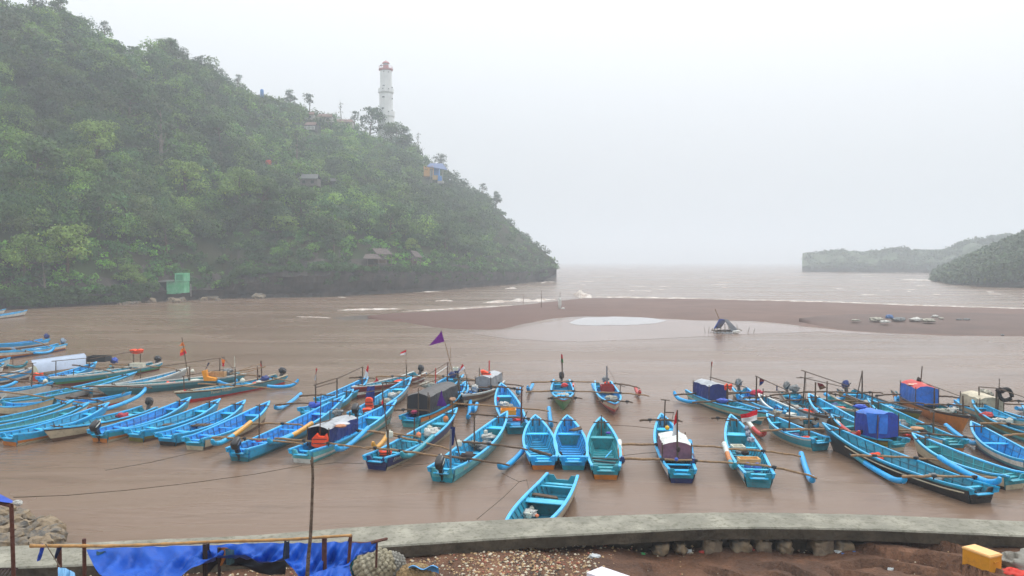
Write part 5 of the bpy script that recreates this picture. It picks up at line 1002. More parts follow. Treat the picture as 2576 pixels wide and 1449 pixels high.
# pebbles and litter (nobody could count them)
rn = random.Random(3); b = MB(); cols = [mat('pebble_tan', (.40,.27,.14), .7, .3, 9), mat('pebble_cream', (.52,.46,.34), .7, .3, 9), mat('pebble_dark', (.08,.06,.045), .7, .3, 9), mat('pebble_red', (.30,.10,.06), .7, .3, 9)]
def pebble(u, v, r):
    p = G_(u, v, r*.3); a = rn.uniform(0, 6); vs = []; k = [rn.uniform(.7, 1.2) for _ in range(8)]
    ds = [(1,0,0),(-1,0,0),(0,1,0),(0,-1,0),(0,0,.7),(0,0,-.7)]
    vs = [p+Vector((math.cos(a)*d[0]-math.sin(a)*d[1], math.sin(a)*d[0]+math.cos(a)*d[1], d[2]))*r*k[i] for i, d in enumerate(ds)]
    b.add(vs, [(0,2,4),(2,1,4),(1,3,4),(3,0,4),(2,0,5),(1,2,5),(3,1,5),(0,3,5)], rn.choice([0,0,0,1,1,2,3]))
n = 0
while n < 1500:
    u = rn.gauss(1320, 130) if rn.random() < .62 else rn.uniform(1030, 1760); v = rn.uniform(1352, 1452)
    lo = interp(u, w_lo)+18
    if v < lo or u < 1010: continue
    if u > 1560 and (v > 1412 or rn.random() < .3): continue
    if rn.random() > .25+.75*max(0, fbm(u*.012, v*.03, 8)+.5): continue
    pebble(u, v, rn.choice([.018, .022, .03, .03, .042, .055])); n += 1
for i in range(150): pebble(rn.uniform(1500, 2560), rn.uniform(1385, 1449), rn.choice([.012, .018, .03]))
for i in range(260): pebble(rn.uniform(140, 900), rn.uniform(1425, 1452), rn.choice([.015, .02, .03, .045]))
for i in range(60): pebble(rn.uniform(1960, 2110), rn.uniform(1370, 1392), rn.choice([.02, .03, .04]))
tag(b.build('pebbles', cols), 'tan and cream pebbles and shell grit scattered on the muddy bank', 'pebbles', kind='stuff')
LIT = {'lit_blue': (.05,.15,.4), 'lit_pale': (.45,.48,.48), 'lit_green': (.05,.3,.1), 'lit_red': (.4,.06,.05), 'lit_aqua': (.25,.40,.42)}
def litter(u, v, w_, h_, c, lab, name='plastic_scrap'):
    p = G_(u, v, .03); b = MB(); k = p.y/F; b.blob((0, 0, 0), (w_*k/2, w_*k/2.6, h_*k/2), 12, 8, .7, 2, u, e=.8); o = b.build(name, mat(c, LIT[c], .5, .2, 8), loc=p); tag(o, lab, 'litter', 'plastic litter on the muddy bank')
litter(1618,1396,12,5,'lit_green','green scrap on the bank left of the pale foam lump'); litter(1728,1390,24,12,'lit_pale','pale foam lump lying below the wall stones'); litter(1765,1392,14,7,'lit_red','pinkish scrap beside the pale foam lump')
litter(1620,1377,26,9,'lit_aqua','flattened greenish sack under the wall'); litter(2006,1377,16,8,'lit_aqua','light blue scrap under the wall right of the footing stones'); litter(2148,1393,8,6,'lit_blue','small blue bottle cap coloured scrap in the mud')
litter(2110,1392,18,8,'lit_pale','whitish crumpled scrap left of the blue one'); litter(1496,1402,30,10,'lit_pale','white frayed rag among the pebbles'); litter(2180,1352,6,8,'lit_green','tiny weed coloured scrap against the wall foot'); litter(2240,1434,14,6,'lit_pale','thin pale scrap low on the bank')
litter(1880,1383,30,4,'lit_red','reddish brown stick like scrap below the wall'); litter(1450,1360,10,5,'lit_green','small green tuft at the wall foot'); litter(2120,1398,10,5,'lit_blue','second blue scrap in the crack'); litter(1990,1382,8,5,'lit_blue','dark blue scrap below the light blue one')
# boulders beyond the left end of the wall
Gb = 'boulder heap left of the sea wall'; n = 0
BL = ['pale','tan','grey','dark']
for (u, v, r) in sorted([(12,1370,.45),(36,1358,.4),(60,1350,.35),(20,1340,.4),(48,1330,.35),(8,1322,.45),(76,1362,.35),(98,1356,.45),(124,1350,.5),(132,1338,.45),(112,1340,.4),(86,1336,.35),(66,1322,.3),(30,1312,.4),(10,1300,.5),(46,1300,.4),(138,1360,.35),(118,1366,.35),(92,1372,.35),(55,1374,.35),(120,1325,.5),(95,1318,.35),(150,1348,.25)]):
    i = int((u*7+v) % 4)
    rock(W(u, v, .45), r*.8, u*.37, [M_lime, M_lime, M_lime2, M_lime2][i], 'boulder', 'rough %s boulder in the heap left of the sea wall, %s from the left' % (['pale limestone','tan limestone','grey wet','dark wet'][i], ORD[n]), 'boulder', 'boulder heap at the left end of the wall', .7); n += 1
b = MB(); P = []
for i in range(25):
    u = lerp(-100, 190, i/24); row = []
    for j in range(9):
        t = j/8; v = lerp(lerp(1280, 1350, max(0, (i-6)/18)), 1385, t); p = W(u, v, 0); p.z = -.1+.45*math.sin(t*2.2)*(1 if i < 17 else max(0, (24-i)/7))+.12*fbm(p.x*1.2, p.y*1.2, 2); row.append(p)
    P.append(row)
b.grid(P); tag(b.build('rocky_shore', M_lime2, smooth=True), kind='structure')
# ---- yellow cool box, net bundle, red cloth, white panel
M_box = mat('box_yellow', (.62,.27,.015), .45, .12, 3, .4, dirt=(.3,.12,.03), dirtamt=.5); M_lid = mat('lid_pale_yellow', (.80,.46,.16), .4, .06, 3, .5)
c9 = lambda x, y: px(9, x, y)
zb_ = .8
for _ in range(4):
    fA, fB, fC = [W(*c9(*q), zb_) for q in ((2218,848),(1938,742),(2342,820))]; zb_ = max(gz(q.x, q.y)+cracks(q.x, q.y) for q in (fA, fB, fC, (fA+fB)/2))-.02
fA, fB, fC = [W(*c9(*q), zb_) for q in ((2218,848),(1938,742),(2342,820))]
hgt = (848-690)*.2432*fA.y/F*.93; box = empty('cool_box', fA, 0, 'yellow plastic cool box with paler lid standing on the mud at right', 'cool box')
e1 = (fB-fA); e2 = (fC-fA); e2 = Vector((e2.x, e2.y, 0)); e1 = Vector((e1.x, e1.y, 0)); z0 = -.14
b = MB(); ins = .02; P = [Vector((0,0,z0)), e1+Vector((0,0,z0)), e1+e2+Vector((0,0,z0)), e2+Vector((0,0,z0))]; cc = (e1+e2)/2
b.prism([p*1. for p in P], (0, 0, hgt*.80-z0)); 
for k in (.33, .66): q = e1*k; b.prism([q*.99-Vector((.004,.004,-.03)), q*1.02-Vector((.004,.004,-.03)), q*1.02+Vector((0,.01,.03)), q*.99+Vector((0,.01,.03))], (0, 0, hgt*.7))
b.build('body', M_box, box)
b = MB(); P = [cc+(Vector((p.x, p.y, 0))-cc)*1.05+Vector((0,0,hgt*.80)) for p in P]; b.prism(P, (0, 0, hgt*.13)); P2 = [cc+Vector((0,0,0))+(Vector((p.x, p.y, 0))-Vector((cc.x,cc.y,0)))*.93+Vector((0,0,hgt*.93)) for p in P]; b.prism(P2, (0, 0, hgt*.05)); o = b.build('lid', M_lid, box)
bv = o.modifiers.new('bevel', 'BEVEL'); bv.width = .015; bv.segments = 2
b = MB(); q = e2*.5+Vector((.0,-.01,hgt*.5)); b.prism([q-e2*.18, q+e2*.18, q+e2*.18+Vector((0,0,-.04)), q-e2*.18+Vector((0,0,-.04))], (.02, -.02, 0)); b.build('handle', M_box, box)
def netball(name, lab, cat, pts, m, r, n, seed, base):
    """heap of bundled netting: many overlapping lumps on a core"""
    rr = random.Random(seed); o = bpy.data.objects.new(name, None); scene.collection.objects.link(o); o.location = base
    return o
def bundle(name, lab, cat, u, v0, v1, wpx, m, seed, z=.8, lum=.13, parent_m2=None, depth=.8, Y=None):
    base = W(u, v1, z) if Y is None else A(u, v1, Y); k = base.y/F; rx = wpx*k/2; rz = (v1-v0)*k*.55
    b = MB(); b.blob((0, 0, rz*.75), (rx*.93, rx*depth*.93, rz*.93), 30, 20, .12, 1.5, seed)
    rr = random.Random(seed); N_ = int(150)
    for i in range(N_):                       # Fibonacci lumps
        zz = 1-1.75*(i+.5)/N_; a = i*2.39996; s = math.sqrt(1-zz*zz); q = lum*rr.uniform(.8, 1.25)*rx/.6
        p = Vector((rx*s*math.cos(a), rx*depth*s*math.sin(a), rz*.75+rz*zz))*1.; p = Vector((p.x*(1+.1*fbm(zz*2, a)), p.y, p.z))
        b.blob(p, (q, q, q*1.05), 8, 6, .25, 2, i)
    o = b.build(name, m, loc=base, smooth=True); return tag(o, lab, cat)
M_netc = mat('net_cream', (.58,.53,.39), .95, .3, 6, .15, col2=(.44,.38,.25), mixs=2, dirt=(.12,.10,.06), dirtamt=.5, bump=2, bscale=45)
M_netgr = mat('net_pale_grey', (.58,.56,.49), .95, .3, 6, .15, col2=(.44,.42,.36), mixs=3, bump=2.5, bscale=60)
bundle('net_bundle', 'large cream quilted bundle of fishing net beside the blue tarp stall', 'net bundle', 945, 1381, 1452, 100, M_netc, 3, z=.85, lum=.085)
bundle('net_bundle', 'paler shaggy net bundle leaning right of the quilted one', 'net bundle', 990, 1388, 1448, 62, M_netgr, 8, z=.85, lum=.075)
bundle('net_bundle', 'tan net bundle low in front with a blue strip on it', 'net bundle', 1045, 1424, 1462, 84, mat('net_tan', (.42,.29,.15), .9, .3, 6, .15, bump=2, bscale=40), 5, z=.8, lum=.1)
bundle('net_bundle', 'turquoise net bundle tucked behind the thin steel frame', 'net bundle', 897, 1390, 1445, 28, mat('net_turq', (.02,.20,.24), .8, .5, 8, .2, col2=(.01,.04,.06), mixs=9, bump=2, bscale=40), 6, z=.9, lum=.1)
b = MB(); p = W(1065, 1444, 1.1); P = [[p+Vector((.75*(i/12-.5), -.1+.28*math.sin(j/4*1.6), .2*math.cos(j/4*1.9)+.05*math.sin(i*.8))) for j in range(5)] for i in range(13)]; b.grid(P); tag(b.build('blue_cloth', mat('cloth_lightblue', (.08,.30,.60), .7, .2, 4), smooth=True), 'light blue strip of cloth over the tan net bundle', 'cloth')
p = W(2578, 1432, .85); b = MB(); b.blob((0, 0, .12), (.62, .5, .30), 26, 16, .5, 2.4, 4); o = b.build('net_bundle', M_netgr, loc=p, smooth=True); tag(o, 'grey white tangled net heap at the right edge beside the cool box', 'net bundle')
for i in range(0): pass
p = W(2560, 1452, .85); b = MB(); b.blob((0, 0, .02), (.42, .3, .16), 20, 12, .5, 2.4, 9); tag(b.build('red_cloth', mat('cloth_red', (.60,.03,.015), .6, .2, 4), loc=p, smooth=True), 'crumpled red cloth at the lower right corner', 'cloth')
b = MB(); b.blob((0, 0, .0), (.2, .2, .14), 14, 10, .5, 2.4, 19); p = W(2572, 1450, .85); tag(b.build('violet_cloth', mat('cloth_violet', (.06,.03,.30), .6, .2, 4), loc=p+Vector((.1, -.35, .05)), smooth=True), 'scrap of violet cloth against the red one', 'cloth')
c18 = lambda x, y: (1383.6+x*.2442, 1226.4+y*.2442)
q0, q1, q2 = [A(*c, 10.5+d) for c, d in (((1476,1440), 0), ((1514,1425), .9), ((1585,1449), .25))]; q3 = q0+(q2-q1); b = MB(); b.prism([q0, q1, q2, q3], (0, 0, -.07)); b.prism([q0-Vector((0,-.02,.07)), q1-Vector((0,.02,.07)), q2-Vector((.02,.02,.07)), q3-Vector((0,-.02,.07))], (0, 0, -(q0.z-.55)))
tag(b.build('white_crate', mat('crate_white', (.72,.70,.76), .5, .05, 3, .4)), 'white lidded crate cut off by the bottom edge of the picture', 'crate')
# ---- stall frame with blue tarps
def z7(x, y, Y): return A(*px(7, x, y), Y)
M_rustp = mat('rusty_steel', (.10,.035,.022), .6, .3, 8, .4, dirt=(.05,.02,.015), dirtamt=.6, bump=.5, bscale=30); M_darkpost = mat('dark_post', (.035,.022,.02), .7, .3, 5, .3)
st = empty('tarp_stall', (-6, 11, .8), 0, 'beach stall frame with bamboo rail and sagging bright blue tarps at lower left', 'stall')
so = Vector((-6, 11, .8))
YB = lambda x: lerp(11.2, 10.4, x/3200)      # distance of the bamboo rail, x in crop 7 units
def rail(x): return interp(x, [(260,714),(900,720),(1800,684),(2576,655),(3000,628)])
b = MB(); pts = []; rs = []
for i in range(61):
    x = lerp(262, 3015, i/60); pts.append(z7(x, rail(x)+2*math.sin(x*.006), YB(x))-so); rs.append(.024+(.005 if i % 5 == 0 else 0)-.006*i/60)
b.tube(pts, rs, 10); o = b.build('bamboo_rail', mat('bamboo_fresh', (.40,.21,.065), .45, .25, 5, .4, dirt=(.12,.06,.03), dirtamt=.6, bump=.3, bscale=12), st, smooth=True)
for (x0, y0, x1, y1, r, m) in [(508,722,512,1000,.034,M_rustp),(722,655,722,1000,.028,M_rustp),(1760,700,1758,1000,.036,M_darkpost),(2785,640,2775,915+120,.036,M_rustp),(1880,730,1880,1000,.024,M_darkpost)]:
    Yp = YB(x0)+.06; b = MB(); b.tube([z7(x0,y0,Yp)-so, z7(x1,y1,Yp)-so-Vector((0,0,1.2))], r, 8); b.build('post', m, st)
b = MB(); b.tube([z7(3012,625,10.5)-so, z7(2990,900,10.5)-so], .025, 6); b.tube([z7(3012,625,10.5)-so, z7(2990,700,11.3)-so], .02, 6); b.build('thin_frame', M_rustp, st)
b = MB(); b.tube([z7(3008,692,11.2)-so, z7(3150,695,11.8)-so, z7(3320,655,12.3)-so], .025, 6); b.build('side_rail', M_rustp, st)
b = MB(); b.tube([z7(3235,690,12.1)-so, z7(3230,900,12.1)-so], .02, 6); b.build('side_post', M_rustp, st)
M_tarp = mat('tarp_bright_blue', (.004,.078,.42), .55, .14, 1.5, .3, dirt=(.005,.03,.2), dirtamt=.4, bump=.25, bscale=4)
def tarp(name, top, bot, Y0, Y1, m, rip=.05, seed=0., nx=46, ny=18, sag=.1, fr=1.):
    """sheet hanging between two pixel polylines given in crop 7 units; Y0/Y1 distances of its edges"""
    b = MB(); P = []
    for i in range(nx+1):
        s = i/nx; xt = lerp(top[0][0], top[-1][0], s); xb = lerp(bot[0][0], bot[-1][0], s); a = z7(xt, interp(xt, top), Y0(s)); c = z7(xb, interp(xb, bot), Y1(s)); row = []
        for j in range(ny+1):
            t = j/ny; p = a.lerp(c, t); f = math.sin(math.pi*t)
            d = rip*(math.sin(s*17*fr+t*7+seed)*.6+math.sin((s*2.2+t)*11*fr+seed*2)*.5+1.2*fbm(s*3*fr+seed, t*2.2, seed, 3))*(.25+f)
            p = p+Vector((.25*d, -d*.9, d*.7-sag*f)); row.append(p-so)
        P.append(row)
    b.grid(P); return b.build(name, m, st, smooth=True)
tarp('tarp', [(745,752),(900,735),(1300,722),(1800,708)], [(930,1010),(1100,1030),(1500,1010),(1660,900),(1870,800)], lambda s: 11.1, lambda s: lerp(9.9, 10.4, s), M_tarp, .085, 1., fr=1.5)
tarp('tarp', [(1790,712),(2100,694),(2460,690)], [(1870,800),(2100,790),(2220,850),(2330,855),(2440,820)], lambda s: 11.0, lambda s: 10.6, M_tarp, .06, 2.2, fr=1.4)
tarp('tarp', [(2460,690),(2700,690),(3000,680)], [(2440,830),(2620,1040),(3000,880),(3010,860)], lambda s: 10.95, lambda s: 10.3, M_tarp, .10, 3.5, fr=1.4)
tarp('tarp', [(3010,690),(3150,690),(3250,665)], [(2990,880),(3060,790),(3215,720)], lambda s: lerp(11., 12.2, s), lambda s: lerp(10.6, 12., s), M_tarp, .04, 4.5)
tarp('tarp', [(2560,1010),(2750,930),(3000,870)], [(2500,1100),(2800,1100),(3050,1090)], lambda s: lerp(10, 10.4, s), lambda s: 9.2, M_tarp, .07, 6.5, fr=1.4)
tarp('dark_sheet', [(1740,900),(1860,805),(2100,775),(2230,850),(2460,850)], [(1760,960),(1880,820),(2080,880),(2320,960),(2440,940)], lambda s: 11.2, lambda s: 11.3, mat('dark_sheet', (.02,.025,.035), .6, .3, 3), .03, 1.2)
tarp('cut_tarp', [(500,900),(560,905),(640,945)], [(480,1040),(560,1060),(700,1040)], lambda s: 10.4, lambda s: 9.9, mat('tarp_pale_blue', (.12,.30,.50), .45, .2, 2), .03, 7.)
def rag(name, c4, Y, m, lab=None, seed=0.):
    b = MB(); cloth(b, [z7(*c, Y)-so for c in c4], 8, 10, .03, seed); b.build(name, m, st, smooth=True)
M_teal_rag = mat('rag_teal', (.06,.13,.15), .9, .3, 6)
rag('blue_strap', [(355,700),(315,840),(392,705),(335,848)], 11.15, M_bluetarp); rag('hanging_cloth', [(488,730),(462,830),(522,730),(480,835)], 11.0, mat('rag_navy', (.02,.03,.08), .9, .3, 6), None, 2)
rag('hanging_cloth', [(828,760),(820,920),(905,770),(945,960)], 11.0, M_teal_rag, None, 3); rag('dark_bag', [(815,870),(830,950),(935,860),(925,955)], 10.9, M_darkpost, None, 4)
rag('orange_cloth', [(1868,730),(1868,880),(1985,735),(1905,885)], 10.8, mat('rag_orange', (.42,.15,.04), .9, .3, 6), None, 5); rag('hanging_cloth', [(1930,740),(1945,880),(2015,745),(2005,870)], 10.75, M_teal_rag, None, 6); rag('hanging_cloth', [(2440,675),(2425,830),(2482,675),(2480,830)], 10.55, mat('rag_dark', (.02,.03,.05), .9, .3, 6), None, 7)
rag('hanging_cloth', [(1750,700),(1775,800),(1790,700),(1800,800)], 10.9, M_darkpost, None, 8)
b = MB(); b.tube([z7(392,700,11.1)-so, z7(460,810,10.9)-so, z7(520,905,10.4)-so], .008, 4); b.build('cord', M_rope, st)
# ---- tall stake standing in front
b = MB(); P = [(785,1150,0),(787,1200,.0),(784,1290,.0),(781,1350,0),(776,1400,0),(773,1449,0),(769,1530,0)]; pts = [A(u, v, 9.4) for u, v, _ in P]; pts[-1].z = .3
b.tube(pts, [.016,.018,.02,.022,.024,.027,.03], 8); b.tube([A(786,1180,9.4), A(781,1158,9.35)], [.01,.008], 5); tag(b.build('bamboo_stake', mat('weathered_stick', (.15,.11,.08), .8, .35, 9, .2, dirt=(.05,.035,.03), dirtamt=.6, bump=1, bscale=30), smooth=True), 'tall weathered bamboo stake standing in front of the blue tarps', 'stake')
# ---- left corner canopy
lc = empty('corner_canopy', A(20, 1350, 8.), 0, 'corner of a blue canopy on a rusty post at the far left edge', 'canopy'); lo_ = lc.location
b = MB(); b.tube([z7(98,370,8)-lo_, z7(105,600,8)-lo_, z7(128,1100,8)-lo_-Vector((0,0,.8))], .021, 8); b.build('post', M_rustp, lc)
b = MB(); b.tube([z7(100,372,8)-lo_, z7(0,345,8.1)-lo_, z7(-500,300,8.4)-lo_], .022, 8); b.build('rail', M_rustp, lc)
b = MB(); P = [[z7(lerp(140,-700,s),lerp(345,300,s)+4*math.sin(s*22),8-.3*0)-lo_, z7(lerp(60,-700,s),lerp(300,240,s)+3*math.sin(s*15),8.3)-lo_, z7(lerp(-20,-700,s),lerp(262,200,s),8.8)-lo_] for s in [i/20 for i in range(21)]]; b.grid(P); b.build('tarp', M_bluetarp, lc, smooth=True)
b = MB(); b.blob(z7(155,345,7.95)-lo_, (.05,.04,.03), 8, 6, .5); b.build('rope_knot', M_net2, lc)
b = MB()
for k in range(5): b.tube([z7(-40+k*34, 985, 8.2)-lo_, z7(20+k*30, 915, 8.5)-lo_], .009, 5)
b.tube([z7(-40,915,8.5)-lo_, z7(150,912,8.5)-lo_], .014, 5)
b.build('rack_slats', M_darkpost, lc)
# ================================================================ THINGS LYING IN OR HANGING ON THE BOATS, ROPES
def at(c, x, y, z): return W(*px(c, x, y), z)
def netpile(c, x, y, w_, h_, m, lab, z=.35, e=1.):
    p = at(c, x, y, z); k = p.y/F*CROPS[c][2]; b = MB(); rx = w_*k/2; rz = h_*k*.6
    b.blob((0, 0, 0), (rx, min(rx*.7, .5), rz), 24, 14, .5, 2.6, x*.1, floor=-.22)
    rr = random.Random(int(x))
    for i in range(10): q = rr.uniform(.05, .1); b.blob((rr.uniform(-.7, .7)*rx, rr.uniform(-.3, .3), rz*rr.uniform(.4, .9)), (q, q, q*.8), 7, 5, .3, 2, i)
    tag(b.build('fishing_net', m, loc=p, smooth=True), lab, 'fishing net', 'fishing nets heaped in the boats')
def jerry(c, x, y, w_, lab, z=.55, m=None, cat='jerrycan'):
    p = at(c, x, y, z); k = p.y/F*CROPS[c][2]; s = w_*k; o = empty('jerrycan', p, rnd.uniform(-.6, .6), lab, cat, 'white jerrycans and floats on the boats')
    b = MB(); b.blob((0, 0, 0), (s*.5, s*.34, s*.5), 14, 10, .03, 2, 1, e=.45); b.build('body', m or M_plast, o, smooth=True)
    b = MB(); b.tube([(-s*.28, 0, s*.45), (-s*.2, 0, s*.62), (s*.15, 0, s*.62), (s*.2, 0, s*.45)], s*.06, 6); b.build('handle', m or M_plast, o)
    b = MB(); b.tube([(s*.34, 0, s*.42), (s*.34, 0, s*.6)], s*.09, 8); b.build('cap', mat('cap_dark', (.1,.1,.1)), o)
def buoy(c, x, y, w_, m, lab, z=.45):
    p = at(c, x, y, z); s = w_*p.y/F*CROPS[c][2]/2; b = MB(); b.blob((0, 0, 0), (s, s, s), 16, 12, .02); b.tube([(0, 0, s*.9), (0, 0, s*1.25)], s*.15, 6); tag(b.build('buoy', m, loc=p, smooth=True), lab, 'buoy')
def crate(c, x, y, w_, h_, m, lab, z=.4, rz=0., dp=.5, cat='crate'):
    p = at(c, x, y, z); k = p.y/F*CROPS[c][2]; W_, H_ = w_*k, h_*k; o = empty('crate', p, rz, lab, cat); b = MB(); t = .03
    for q in ((0, -dp/2, W_, t), (0, dp/2, W_, t), (-W_/2, 0, t, dp), (W_/2, 0, t, dp)): b.box((q[0], q[1], H_*.3), (q[2]+t, q[3], H_*.8))
    b.build('sides', m, o); b = MB(); b.box((0, 0, -H_*.08), (W_, dp, t)); b.build('base', m, o)
    b = MB(); b.box((0, -dp/2-.005, H_*.72), (W_+.06, .05, .05)); b.box((0, dp/2, H_*.72), (W_+.06, .05, .05)); b.box((-W_/2, 0, H_*.72), (.05, dp, .05)); b.box((W_/2, 0, H_*.72), (.05, dp, .05)); b.build('rim', m, o)
def vest(c, pts, key, t, lab, m=None, thick=.12):
    """life vest: outline traced in pixels at the boat's own distance, built as a padded slab with a neck slot and belts"""
    B = BOATS[key]; Y = B.Y(t) if t < 5 else t; P = [A(*px(c, x, y), Y) for x, y in pts]; org = sum(P, Vector())/len(P); o = empty('life_vest', org, 0, lab, 'life vest', 'orange life vests hung on the boats')
    b = MB(); b.prism([p-org-Vector((0, thick/2, 0)) for p in P], (0, thick, 0)); q = b.build('foam_body', m or M_vest, o); bv = q.modifiers.new('bevel', 'BEVEL'); bv.width = .03; bv.segments = 3
    xs = [p.x for p in P]; zs_ = [p.z for p in P]; x0, x1, z0, z1 = min(xs), max(xs), min(zs_), max(zs_)
    for f in (.3, .6):
        b = MB(); b.box(((x0+x1)/2-org.x, 0, lerp(z0, z1, f)-org.z), ((x1-x0)*.86, thick+.03, .03)); b.build('belt', mat('belt_black', (.05,.03,.03)), o)
def cloth_bundle(c, x, y, w_, h_, m, lab, z=.7, name='cloth', cat='cloth', Y=None, am=.5):
    p = at(c, x, y, z) if Y is None else A(*px(c, x, y), Y); k = p.y/F*CROPS[c][2]; b = MB(); b.blob((0, 0, 0), (w_*k/2, min(w_*k/2, .3), h_*k/2), 16, 12, am, 2.2, x*.3); tag(b.build(name, m, loc=p, smooth=True), lab, cat)
# pale awning at the left
aw = empty('awning', at(1, 560, 690, .1), 0, 'large pale blue grey awning panel with bamboo frame standing over the left boats', 'awning'); ao = aw.location.copy(); Ya = W(*px(1, 560, 700), .3).y+1.
def a1(x, y, d=0.): return A(*px(1, x, y), Ya+d)-ao
M_awn = mat('awning_pale', (.40,.47,.58), .5, .1, 1, .4, dirt=(.3,.33,.38), dirtamt=.5); b = MB()
P = [[a1(lerp(300,812,s),lerp(578,512,s),1.2), a1(lerp(310,830,s),lerp(605,535,s),.6), a1(lerp(335,838,s),lerp(640,575,s),.2), a1(lerp(370,845,s),lerp(704,640,s),-.1)] for s in [i/12 for i in range(13)]]
b.grid(P); b.build('panel', M_awn, aw, smooth=True)
b = MB(); b.tube([a1(298,576,1.1), a1(815,508,1.1)], .03, 6); b.tube([a1(370,706,-.15), a1(845,642,-.15)], .025, 6); b.build('frame', M_bamboo, aw)
for x, y in ((316, 610), (540, 590), (835, 560)): b = MB(); b.tube([a1(x, y, -.2), a1(x, y+150, -.2)], .035, 6); b.build('post', M_wood, aw)
b = MB(); b.prism([a1(318,640,-.3), a1(345,640,-.3), a1(375,700,-.35), a1(320,700,-.35)], (0, .03, 0)); tag(b.build('side_flap', mat('flap_cream', (.5,.52,.38), .6), aw), 'cream coloured triangular flap')
crate(1, 955, 585, 180, 60, mat('dark_box', (.03,.032,.035), .6), 'big black box behind the pale awning', z=.9, dp=1.)
cloth_bundle(1, 1100, 585, 70, 55, mat('cloth_midblue', (.05,.10,.42), .7, .2, 4), 'blue cloth lump right of the black box', z=.8)
crate(1, 1330, 640, 120, 40, M_plast, 'white crate below the orange vest rack', z=.7)
vest(1, [(1262,478),(1300,474),(1320,486),(1345,472),(1378,480),(1368,512),(1330,520),(1280,512)], 'a9', .1, 'pair of orange vests lying on a high rack at the left group', thick=.5)
vest(1, [(318,708),(345,700),(372,712),(410,702),(415,745),(402,790),(330,782),(318,750)], 'a7', .9, 'orange vest hanging on a dark post left of the pale float', thick=.25)
vest(1, [(648,860),(672,846),(700,846),(718,860),(726,900),(722,945),(700,952),(662,948),(648,905)], 'a11', 1.1, 'round orange buoy shaped vest hanging below bamboo poles', thick=.3)
buoy(1, 438, 785, 44, M_plast, 'white float beside the orange vest at left', .8)
cloth_bundle(1, 480, 965, 110, 60, mat('green_cloth', (.03,.07,.04), .8), 'dark green covered motor lump on the left near row', z=.8, name='covered_motor', cat='motor')
netpile(1, 860, 745, 110, 40, M_net2, 'white net in the boat with the white gunwale'); netpile(1, 980, 730, 120, 40, M_net, 'pinkish cream net heap in the boat with white gunwale')
cloth_bundle(1, 1185, 1118, 110, 55, mat('pack_red', (.35,.02,.04), .5, .2, 4), 'dark red pack lying in the wooden carved boat', z=.5)
cloth_bundle(1, 215, 1150, 80, 20, M_wood, 'dark plank piece in the farthest near row boat', z=.25, name='plank', cat='plank'); cloth_bundle(1, 380, 1190, 90, 22, M_wood, 'dark plank piece in the second near row boat', z=.25, name='plank', cat='plank'); cloth_bundle(1, 600, 1213, 110, 24, M_wood, 'dark plank piece in the third near row boat', z=.25, name='plank', cat='plank')
b = MB(); p = at(2, 525, 965, .42); b.box((0, 0, 0), (1.4, .5, .05), rot=Matrix.Rotation(.05, 3, 'Z'))
for i in range(7): b.box((-.6+i*.2, -.02, .03), (.05, .42, .03))
tag(b.build('hatch', M_wood, loc=p), 'slatted wooden hatch lying in the second boat from the right', 'hatch')
b = MB(); p = at(2, 240, 962, .4); b.box((0, 0, 0), (1.2, .35, .05), rot=Matrix.Rotation(.05, 3, 'Z')); tag(b.build('hatch', M_wood, loc=p), 'dark hatch board lying in the third boat from the right', 'hatch')
crate(2, 650, 495, 150, 55, mat('crate_wicker', (.45,.27,.13), .8, .3, 8), 'wicker basket crate on the white gunwale boat', z=.9)
b = MB(); p = at(2, 560, 540, .7); k = p.y/F*.2605; b.prism([Vector((-62*k, 0, 95*k)), Vector((-20*k, 0, 105*k)), Vector((-12*k, 0, 40*k)), Vector((75*k, 0, 22*k)), Vector((70*k, 0, -2*k)), Vector((-40*k, 0, 0))], (0, .35, 0)); tag(b.build('yellow_box', mat('box_orange', (.70,.28,.02), .5), loc=p), 'orange yellow tipped box on the boat with white lettering', 'box')
buoy(2, 410, 445, 38, M_plast, 'white float on a mast behind the orange pennants', 1.3); buoy(2, 893, 538, 50, M_plast, 'white float in the dark teal named boat', .75); cloth_bundle(2, 1110, 515, 80, 50, M_navytarp, 'navy cloth heap near the motor of the dark teal boat', z=.7)
cloth_bundle(2, 1050, 548, 60, 24, M_net2, 'white board in the dark teal named boat', z=.6, am=.1); cloth_bundle(2, 1595, 770, 120, 60, M_bluetarp, 'blue cloth heap on the stern of the flag boat', z=.75)
cloth_bundle(2, 1050, 1120, 60, 20, mat('cloth_crimson', (.3,.01,.08), .6), 'crimson cloth in the long boat with yellow floats', z=.45)
cloth_bundle(2, 755, 450, 90, 60, M_netg, 'dark net heap on the frame of the white gunwale boat', z=1.1)
# centre
vest(3, [(812,648),(850,645),(870,660),(872,705),(880,740),(815,738),(806,700)], 'c5', .3, 'orange buoy sack hanging under blue jackets', thick=.35)
vest(3, [(782,745),(835,740),(862,748),(850,772),(790,782)], 'c5', .15, 'flat orange vest lying by the black motor', thick=.4)
M_jack = mat('jacket_blue', (.02,.04,.22), .8, .3, 6)
b = MB(); cloth(b, [A(*px(3, x, y), BOATS['c5'].Y(.35)) for x, y in ((822,545),(805,655),(885,545),(890,690))], 10, 10, .12, 2); tag(b.build('jacket', M_jack, smooth=True), 'blue jackets hanging over a rail above the orange sack', 'jacket')
vest(3, [(378,962),(398,990),(440,992),(462,966),(476,1010),(470,1060),(440,1088),(360,1090),(328,1072),(332,1010)], 'c6', .11, 'large orange life vest hanging on the cabin boat stern', thick=.2)
vest(3, [(925,1112),(960,1128),(1040,1118),(1038,1150),(1020,1170),(930,1160),(945,1140)], 'c10', .14, 'ribbed orange life vest lying in the navy sterned boat', thick=.3)
